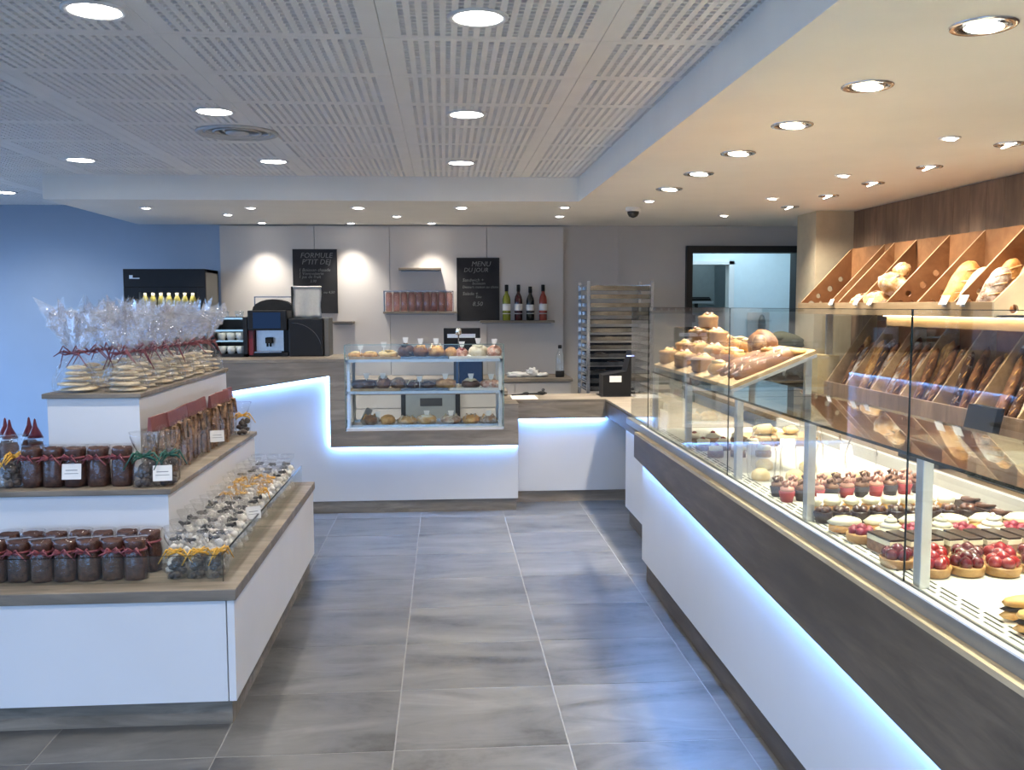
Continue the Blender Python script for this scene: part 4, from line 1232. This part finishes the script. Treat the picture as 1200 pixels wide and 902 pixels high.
# coffee corner on the bar top (z = 1.146)
ZB = 1.146
cs = thing('cup_warmer', 'black open cabinet of cups with two glass shelves left of the coffee machine', 'cup cabinet', (-1.62, 7.32, ZB))
obj('frame', B().box(-.135, -.105, -.12, .12, 0, .30).box(.105, .135, -.12, .12, 0, .30).box(-.135, .135, .10, .12, 0, .30).box(-.135, .135, -.12, .12, 0, .022), 'black', cs)
for z in (.115, .195, .285):
    obj('shelf', B().box(-.105, .105, -.12, .10, z, z + .008), 'shelfglass', cs)
    obj('shelf_edge', B().box(-.105, .105, -.124, -.1205, z - .002, z + .012), 'paleedge', cs)
t = thing('coffee_cup', 'x', 'cup', group='cups in the black cabinet')
obj('body', B().lathe([(.020, 0), (.026, .006), (.034, .03), (.036, .062), (.033, .062), (.030, .03), (.018, .008), (0, .008)], 18), 'porcelain', t)
b = B().tube([(.034, 0, .05), (.050, 0, .046), (.052, 0, .028), (.032, 0, .018)], .004, 6)
obj('handle', b, 'porcelain', t)
mk = Maker(t)
for q, (z, nm_) in enumerate(((.022, 'bottom'), (.123, 'middle'))):
    for k in range(3):
        mk((-1.69 + k * .07, 7.27, ZB + z), 'white cup on the %s shelf of the black cabinet, %s from the left' % (nm_, ORD[k]), .8 + k, .95)
t = thing('stacked_glass', 'x', 'glass', group='glasses standing on the cup cabinet')
obj('bowl', B().lathe([(.026, 0), (.028, .004), (.034, .05), (.030, .052)], 16), 'tumbler', t)
obj('rim', B().lathe([(.034, .05), (.035, .054), (.033, .054)], 16), 'porcelain', t)
mk = Maker(t)
mk((-1.67, 7.30, ZB + .293), 'upturned glass on the left of the cup cabinet top')
mk((-1.56, 7.30, ZB + .293), 'upturned glass on the right of the cup cabinet top')

cm = thing('coffee_machine', 'black bean-to-cup coffee machine with blue screen and steel front', 'coffee machine', (-1.335, 7.34, ZB))
obj('housing', B().box(-.145, .145, -.10, .16, 0, .03, 0, .004).box(-.145, .145, -.02, .16, .03, .24).box(-.145, .145, -.14, .16, .20, .35, 0, .006), 'black', cm)
obj('side_strip', B().box(-.147, -.115, -.105, -.02, .012, .20), 'redpanel', cm)
obj('screen', B().box(-.105, .10, -.143, -.141, .215, .335), 'screen', cm)
obj('front_plate', B().box(-.105, .10, -.024, -.0205, .03, .20), 'alu', cm)
obj('spout', B().box(-.025, .025, -.10, -.03, .10, .145, 0, .004).tube([(-.012, -.08, .10), (-.012, -.08, .075)], .008, 8).tube([(.012, -.08, .10), (.012, -.08, .075)], .008, 8), 'blackmat', cm)
obj('drip_tray', B().box(-.10, .10, -.13, -.03, .03, .04), 'darksteel', cm)
obj('bean_hopper', B().prism([(.16 * math.cos(a * PI / 10) * .98 + .02, .35 + .085 * math.sin(a * PI / 10)) for a in range(11)], 'y', .0, .14), 'blackmat', cm)
obj('hopper_bar', B().box(-.13, .19, .05, .07, .448, .456).box(-.13, -.124, .05, .07, .35, .45).box(.184, .19, .05, .07, .35, .45), 'darksteel', cm)
gr = thing('coffee_grinder', 'wide gloss black machine under the white towel beside the coffee machine', 'coffee machine', (-1.035, 7.34, ZB))
obj('housing', B().box(-.145, .115, -.13, .15, 0, .29, 0, .008), 'black', gr)
obj('trim_curve', B().tube([(-.12 + .22 * math.sin(a * PI / 16), -.131, .255 - .20 * (1 - math.cos(a * PI / 16))) for a in range(9)], .0025, 5), 'darksteel', gr)
obj('side_column', B().box(.116, .155, -.10, .15, 0, .29, 0, .004), 'fridgeside', gr)
obj('towel_post', B().box(-.135, .075, -.03, -.01, .29, .53), 'blackmat', gr)
t = thing('white_towel', 'white towel hanging over the black machine in front of the chalkboard', 'towel', (-1.045, 7.285, ZB + .29))
b = B()
bm = b.bm
g = [[bm.verts.new((-.105 + .21 * i / 10 + .004 * math.sin(j), .004 - .012 * math.sin(i * 1.25 + j * .2) * (j / 8) - .006, .236 - .236 * j / 8 * (1 - .01 * math.sin(i)))) for j in range(9)] for i in range(11)]
for i in range(10):
    for j in range(8):
        bm.faces.new((g[i][j], g[i][j + 1], g[i + 1][j + 1], g[i + 1][j]))
bmesh.ops.solidify(bm, geom=bm.faces[:], thickness=.004)
b._fin(bm.verts[:], 0, True)
obj('cloth', b, 'cloth', t)
obj('hem', B().box(-.107, .107, -.012, .028, .234, .244, 0, .004), 'cloth', t)

# tray rack
tr = thing('tray_rack', 'tall steel bakery trolley standing by the back wall', 'rack', (1.58, 8.68, 0))
for x in (-.29, .29):
    for y in (-.275, .275):
        obj('post', B().box(x - .014, x + .014, y - .014, y + .014, .08, 1.745), 'steel', tr)
        obj('caster', B().lathe([(.0, -.0), (.04, .0), (.04, .03), (0, .03)], 14), 'blackmat', tr, (x, y - .015, .04)).rotation_euler = (PI / 2, 0, 0)
    b = B()
    for k in range(14):
        z = 1.665 - k * .076
        b.box(x - .012, x + .012, -.275, .275, z - .006, z)
    obj('runners', b, 'steel', tr)
obj('top_bar', B().box(-.29, .29, .265, .285, 1.70, 1.72).box(-.30, -.28, -.275, .275, 1.70, 1.715).box(.28, .30, -.275, .275, 1.70, 1.715), 'steel', tr)
obj('bottom_bar', B().box(-.29, .29, .265, .285, .10, .13).box(-.29, .29, -.285, -.265, .10, .13), 'steel', tr)
t = thing('baking_tray', 'x', 'tray', group='baking trays in the steel trolley')
obj('sheet', B().box(-.27, .27, -.27, .27, 0, .004), 'darksteel', t)
obj('rim', B().box(-.27, -.264, -.27, .27, .004, .03).box(.264, .27, -.27, .27, .004, .03).box(-.27, .27, .264, .27, .004, .034), 'darksteel', t)
obj('front_lip', B().prism([(-.275, -.004), (-.268, -.004), (-.268, .030), (-.282, .034)], 'x', -.27, .27), 'traylip', t)
mk = Maker(t)
for k in range(13):
    mk((1.58, 8.68, 1.6655 - k * .076), 'dark baking tray in the steel trolley, %s from the top' % ORD[k])
t = thing('rack_loaf', 'x', 'bread', group='dark loaves left on the trolley trays')
obj('crust', B().blob((0, 0, .02), (.10, .07, .022), 2, .12, 2.4, 4, 0, .8), 'chocbun', t)
mk = Maker(t)
for k, (x, r, i) in enumerate(((1.42, 0, 1.1), (1.62, 0, .9), (1.74, 0, .7), (1.40, 4, 1), (1.50, 6, .9), (1.42, 8, 1), (1.56, 9, 1), (1.42, 10, .9))):
    mk((x, 8.52, 1.6655 - r * .076 + .006), 'dark flat loaf on the %s trolley tray, lying %s' % (ORD[r], ('at the left', 'in the middle', 'at the right')[0 if x < 1.45 else 1 if x < 1.7 else 2]), k, i * .8)

# bakehouse seen through the doorway
t = thing('deck_oven', 'grey steel oven with a shelf of dark trays in the bakehouse', 'oven', (2.95, 11.75, 0))
obj('body', B().box(-.55, .45, 0, .6, .1, 1.42, 0, .006), 'ovengrey', t)
obj('hood', B().box(-.55, .45, -.06, .6, 1.52, 2.35, 0, .006), 'ovengrey', t)
obj('shelf', B().box(-.55, .42, -.12, .0, 1.545, 1.575), 'alu', t)
for x in (-.15, .2):
    obj('hook', B().box(x - .02, x + .02, -.13, -.11, 1.49, 1.545), 'blackmat', t)
obj('control_panel', B().box(-.50, .22, -.02, 0, 1.31, 1.40, 0, .003), 'blackmat', t)
t = thing('tray_pile', 'low pile of dark baking trays on the bakehouse oven shelf', 'tray', (2.98, 11.69, 1.576))
obj('trays', B().prism([(-.25, 0), (.37, 0), (.34, .05), (.0, .05), (-.12, .03)], 'y', -.05, .05), 'blackmat', t)
obj('tray_rim', B().box(-.24, .36, -.056, -.05, .03, .036), 'darksteel', t)
t = thing('soap_dispenser', 'dark oval dispenser on the corridor wall seen above the pastries', 'dispenser', (3.63, 10.69, 1.27))
obj('backplate', B().box(-.13, .13, -.008, 0, -.12, .17, 0, .003), 'wallgrey', t)
obj('body', B().blob((.03, -.04, .02), (.045, .045, .13), 2, 0), 'fridgeside', t)

# ---------------------------------------------------------------- tiered display island on the left
il = thing('display_island', 'three-tiered white display island with oak tops holding bagged sweets', 'display stand', (-1.5, 4.3, 0))
IB = 5.40
obj('plinth', B().box(-2.30, -.79, 3.40, IB - .03, 0, .102), 'oakx', il, world=True)
obj('front_panel', B().box(-2.32, -.795, 3.36, 3.38, .102, .478), 'islandlam', il, world=True)
obj('side_panel', B().box(-.790, -.765, 3.36, IB, .102, .478), 'islandlam', il, world=True)
obj('body', B().box(-2.32, -.79, 3.38, IB, .102, .478), 'islandlam', il, world=True)
obj('top', B().box(-2.33, -.755, 3.345, IB + .01, .478, .520, 0, .003), 'oakx', il, world=True)
obj('tier_panel', B().box(-1.96, -1.088, 3.72, IB, .520, .795), 'islandlam', il, world=True)
obj('tier_top', B().box(-1.975, -1.075, 3.705, IB + .01, .795, .818, 0, .003), 'oakx', il, world=True)
obj('tier_panel', B().box(-1.598, -1.237, 3.88, IB, .818, 1.160), 'islandlam', il, world=True)
obj('tier_top', B().box(-1.614, -1.225, 3.865, IB + .01, 1.160, 1.180, 0, .003), 'oakx', il, world=True)
p = obj('front_guard', B().box(-2.30, -.822, 3.447, 3.453, .520, .617), 'glass', il, world=True)
obj('guard_edge', B().box(-2.30, -.822, 3.447, 3.453, .617, .6185).box(-.8225, -.820, 3.446, 3.454, .52, .6185), 'glassedge', p)
p = obj('side_guard', B().box(-.828, -.822, 3.455, IB - .02, .520, .617), 'glass', il, world=True)
obj('guard_edge', B().box(-.829, -.821, 3.455, IB - .02, .617, .6185), 'glassedge', p)

def ribbon(r, z, mat, t, bow=1.0, tails=4, seedv=0):
    b = B()
    b.tube([(r * math.cos(a * PI / 6), r * math.sin(a * PI / 6), z) for a in range(12)], .0045, 5, closed=True)
    q = random.Random(seedv)
    for s_ in (-1, 1):
        L = .030 * bow
        b.tube([(0, -r, z), (s_ * L * .6, -r - .012, z + .016 * bow), (s_ * L, -r - .010, z + .002), (s_ * L * .5, -r - .008, z - .006), (0, -r, z)], .0035, 4)
    for k in range(tails):
        s_ = -1 if k % 2 else 1
        L = (.028 + q.random() * .03) * bow
        b.tube([(0, -r - .004, z), (s_ * L * .5, -r - .014, z + q.uniform(-.004, .016)), (s_ * L, -r - .012, z - q.random() * .045 * bow)], [.004, .0035, .002], 4)
    return obj('ribbon', b, mat, t)

# brown pouches tied with pink ribbon
def pouch(seedv):
    t = thing('chocolate_pouch', 'x', 'sweets', group='brown pouches with pink ribbons')
    q = random.Random(seedv)
    def sq(r, z, n=16, k=.75):
        return r, z
    b = B()
    bm = b.bm
    prof = [(.034, 0), (.040, .006), (.0415, .03), (.041, .07), (.038, .10), (.034, .112), (.037, .122), (.039, .142), (.034, .15), (.02, .146)]
    rows = []
    for r, z in prof:
        row = []
        for i in range(16):
            a = 2 * PI * i / 16
            sqr = 1 / max(abs(math.cos(a)), abs(math.sin(a))) ** .55
            f = r * sqr * .92 * (1 + .03 * q.uniform(-1, 1))
            row.append(bm.verts.new((f * math.cos(a), f * .86 * math.sin(a), z + .002 * q.uniform(-1, 1))))
        rows.append(row)
    for k in range(len(rows) - 1):
        for i in range(16):
            j = (i + 1) % 16
            bm.faces.new((rows[k][i], rows[k][j], rows[k + 1][j], rows[k + 1][i]))
    bm.faces.new(rows[0][::-1]); bm.faces.new(rows[-1])
    b._fin(bm.verts[:], 0, True)
    obj('contents', b, 'brownpouch', t)
    obj('film', B().lathe([(.043, .002), (.0455, .03), (.044, .10), (.0385, .113), (.044, .135), (.046, .158)], 14, wob=.05, r_=q, sy=.9), 'pouchfilm', t)
    ribbon(.0385, .113, 'ribbonpink', t, .9, 4, seedv)
    return t
pm_ = [Maker(pouch(3)), Maker(pouch(8))]
for k in range(7):
    pm_[k % 2]((-1.655 + k * .0838, 3.515 + rnd.uniform(-.006, .006), .520), 'brown chocolate pouch with pink ribbon, %s in the front row of the lowest tier' % ORD[k], rnd.uniform(-.25, .25))
for k in range(7):
    pm_[k % 2]((-1.655 + k * .0868, 3.628 + rnd.uniform(-.006, .006), .520), 'brown chocolate pouch with pink ribbon, %s in the rear row of the lowest tier' % ORD[k], rnd.uniform(-.25, .25), 1.03)
for k, x in enumerate((-1.63, -1.548, -1.465, -1.377, -1.285)):
    pm_[k % 2]((x, 3.80, .818), 'brown chocolate pouch with pink ribbon, %s on the middle tier below the white panel' % ORD[k], rnd.uniform(-.2, .2), 1.04)
t = thing('sign_card', 'x', 'price tag', group='white price cards on the island')
obj('card', B().prism([(-.002, 0), (0, 0), (.010, .06), (.008, .06)], 'x', -.036, .036), 'card', t)
obj('print', B().box(-.022, .022, .0035, .0045, .034, .037).box(-.026, .026, .0005, .0015, .022, .024), 'alurail', t)
mk = Maker(t)
mk((-1.462, 3.742, .855), 'white price card leaning on the middle brown pouch of the second tier', .05)
mk((-1.112, 3.735, .845), 'white price card in front of the green ribboned pouches', .15)
mk((-1.085, 4.52, .885), 'white price card in front of the tall header bags', .35, .9)
mk((-.842, 4.12, .60), 'white price card among the meringue bags behind the side glass', .5, .9)

# dark sweets with yellow / green ties
def tied(mat_c, rib, name, group, tall=1.0):
    t = thing(name, 'x', 'sweets', group=group)
    b = B(); q = random.Random(5)
    for k in range(16):
        a = q.random() * 2 * PI; r = .026 * math.sqrt(q.random())
        b.blob((r * math.cos(a), r * math.sin(a), .012 + .065 * (k / 16)), (.015, .015, .013), 1, .15, 3, k)
    obj('contents', b, mat_c, t)
    obj('film', B().lathe([(.034, .001), (.041, .02), (.040, .065), (.026, .090), (.014, .098), (.026, .115 * tall), (.040, .150 * tall), (.045, .165 * tall)], 14, wob=.12, r_=q), 'cello', t)
    ribbon(.015, .098, rib, t, 1.1, 6, 4)
    return t
mk = Maker(tied('greypouch', 'ribbonyellow', 'nut_pouch', 'dark sweets in pouches with yellow ties'))
for k, x in enumerate((-1.002, -.93, -.862)):
    mk((x, 3.515, .520), 'clear pouch of dark nuts with yellow raffia, %s at the front glass corner' % ORD[k], k * .5, 1.02)
for k, (x, y) in enumerate(((-1.80, 3.80), (-1.715, 3.80))):
    mk((x, y, .818), 'clear pouch of dark nuts with yellow raffia, %s at the left of the second tier' % ORD[k], k, 1.25)
mk((-1.125, 5.27, .818), 'clear pouch with yellow raffia at the far end of the second tier', .3, 1.1)
mk = Maker(tied('greypouch', 'ribbongreen', 'green_tied_pouch', 'dark sweets in pouches with green ties', 1.05))
mk((-1.19, 3.775, .818), 'clear pouch of dark sweets with green ribbon, beside the brown pouches', .2, 1.25)
mk((-1.118, 3.80, .818), 'clear pouch of dark sweets with green ribbon, behind the white price card', .9, 1.25)
# four red-capped packets at the back left of the second tier
t = thing('red_capped_packet', 'x', 'sweets', group='packets with red pointed caps')
obj('body', B().lathe([(.03, 0), (.034, .01), (.034, .12), (.026, .14)], 14, wob=.05), 'brownpouch', t)
obj('collar', B().lathe([(.028, .13), (.032, .15), (.026, .165)], 14, wob=.08), 'cello', t)
obj('cap', B().lathe([(.030, .158), (.022, .178), (.010, .205), (.004, .235), (0, .24)], 12, wob=.06), 'redfoil', t)
mk = Maker(t)
for k, (x, y) in enumerate(((-1.875, 4.12), (-1.83, 4.06), (-1.785, 4.14), (-1.735, 4.08))):
    mk((x, y, .818), 'brown packet with dark red pointed cap, %s from left behind the nut pouches' % ORD[k], k)
# tall bags of brown crisp biscuits with dusty red headers
def header_bag(sv):
    t = thing('header_bag', 'x', 'biscuits', group='tall bags with dusty red headers')
    q = random.Random(sv)
    b = B()
    for k in range(22):
        x, z = q.uniform(-.068, .068), q.uniform(.012, .175)
        b.T = Matrix.Translation((x, q.uniform(-.022, .022), z)) @ Matrix.Rotation(q.uniform(-.5, .5), 4, 'Y') @ Matrix.Rotation(q.uniform(0, 3), 4, 'Z')
        b.box(-.007, .007, -.012, .012, -.045, .045, 0)
    b.T = None
    obj('biscuits', b, 'crisps', t)
    b = B()
    pr = [(.075, .03, 0), (.085, .040, .02), (.084, .040, .12), (.083, .025, .19), (.082, .008, .225)]
    rows = [[b.bm.verts.new((hx * (1 if abs(u) == 2 else .5 if abs(u) == 1 else 0) * (1 if u > 0 else -1) if u else 0, s_ * hy * (1 - .25 * abs(u) / 2) * q.uniform(.85, 1.15), z)) for s_, us in ((-1, (-2, -1, 0, 1, 2)), (1, (2, 1, 0, -1, -2))) for u in us] for hx, hy, z in pr]
    for k in range(len(rows) - 1):
        for i in range(10):
            j = (i + 1) % 10
            b.bm.faces.new((rows[k][i], rows[k][j], rows[k + 1][j], rows[k + 1][i]))
    b._fin(b.bm.verts[:], 0, False)
    obj('film', b, 'pouchfilm', t)
    obj('header', B().prism([(-.010, .205), (.010, .205), (.004, .265), (-.004, .265)], 'x', -.088, .088), 'pinkpaper', t)
    return t
hm = [Maker(header_bag(1)), Maker(header_bag(2))]
for k in range(8):
    hm[k % 2]((-1.178 + rnd.uniform(-.008, .008), 3.92 + k * .18, .819), 'tall bag of brown crisp biscuits with dusty red header, %s from the front' % ORD[k], PI / 2 + rnd.uniform(-.12, .12))
# meringue bags along the aisle side of the lowest tier
def mering(rib, sv):
    t = thing('meringue_bag', 'x', 'sweets', group='clear meringue bags along the aisle side')
    q = random.Random(sv)
    b = B()
    for k in range(18):
        a = q.random() * 2 * PI; r = .026 * math.sqrt(q.random())
        b.blob((r * math.cos(a), r * math.sin(a), .014 + .098 * k / 18), (.016, .016, .013), 1, .15, 3, k)
    obj('meringues', b, 'meringue', t)
    obj('film', B().lathe([(.037, .001), (.041, .02), (.040, .09), (.026, .122), (.010, .130), (.022, .146), (.034, .170), (.038, .182)], 14, wob=.14, r_=q, smooth=False), 'cello', t)
    ribbon(.011, .130, rib, t, .85 if rib == 'ribbonyellow' else .6, 4 if rib == 'ribbonyellow' else 2, sv)
    return t
mb, my_ = Maker(mering('ribbonblack', 3)), Maker(mering('ribbonyellow', 5))
rowsY = [3.585 + .112 * k for k in range(16)]
for r, y in enumerate(rowsY):
    for c in range(3):
        yl = 8 <= r < 12
        m_ = my_ if yl else mb
        m_((-1.045 + c * .082 + rnd.uniform(-.006, .006), y + rnd.uniform(-.012, .012), .520),
           'clear bag of white meringues, %s tie, %s row from front, %s' % ('yellow' if yl else 'black', ORD[r], ('against the tier', 'middle', 'next to the glass')[c]),
           rnd.random() * 6, rnd.uniform(.94, 1.04))
# cellophane parcels of stacked biscuits on the top tier
def parcel(sv):
    t = thing('biscuit_parcel', 'x', 'biscuits', group='cellophane biscuit parcels on the top tier')
    q = random.Random(sv)
    for k in range(5):
        b = B().blob((q.uniform(-.010, .010), q.uniform(-.010, .010), .011 + k * .022), (.074 - .009 * k, .070 - .008 * k, .0095), 2, .16, 3.4, sv + k)
        obj('biscuit', b, 'biscuit', t)
    obj('film', B().lathe([(.078, .001), (.086, .012), (.084, .04), (.078, .07), (.066, .10), (.046, .128), (.026, .146), (.016, .158)], 26, wob=.13, r_=q, smooth=False), 'cello', t)
    b = B()
    n = 26
    rows = []
    for k in range(9):
        u = k / 8
        r, z = .016 + .080 * u ** .8, .158 + .172 * u
        row = []
        for i in range(n):
            a = 2 * PI * i / n
            f = r * (1 + (.32 if i % 2 else -.32) * min(1, k * .4) * q.uniform(.4, 1.5)) * q.uniform(.86, 1.14)
            row.append(b.bm.verts.new((f * math.cos(a + q.uniform(-.06, .06)), f * math.sin(a), z + q.uniform(-.012, .012) * k / 4 + (q.uniform(-.05, .05) if k == 8 else 0))))
        rows.append(row)
    for k in range(len(rows) - 1):
        for i in range(n):
            j = (i + 1) % n
            b.bm.faces.new((rows[k][i], rows[k][j], rows[k + 1][j]))
            b.bm.faces.new((rows[k][i], rows[k + 1][j], rows[k + 1][i]))
    b._fin(b.bm.verts[:], 0, False)
    obj('flared_top', b, 'cellotop', t)
    ribbon(.017, .158, 'ribbonpink', t, 1.9, 4, sv)
    return t
pk = [Maker(parcel(2)), Maker(parcel(6)), Maker(parcel(11))]
for r in range(8):
    for c in range(2):
        pk[(r + c) % 3]((-1.512 + c * .197 + rnd.uniform(-.006, .006), 3.965 + r * .185, 1.180),
                        'cellophane parcel of stacked biscuits, pink ribbon, %s from the front on the %s side' % (ORD[r], ('wall', 'aisle')[c]), rnd.uniform(-.7, .7))
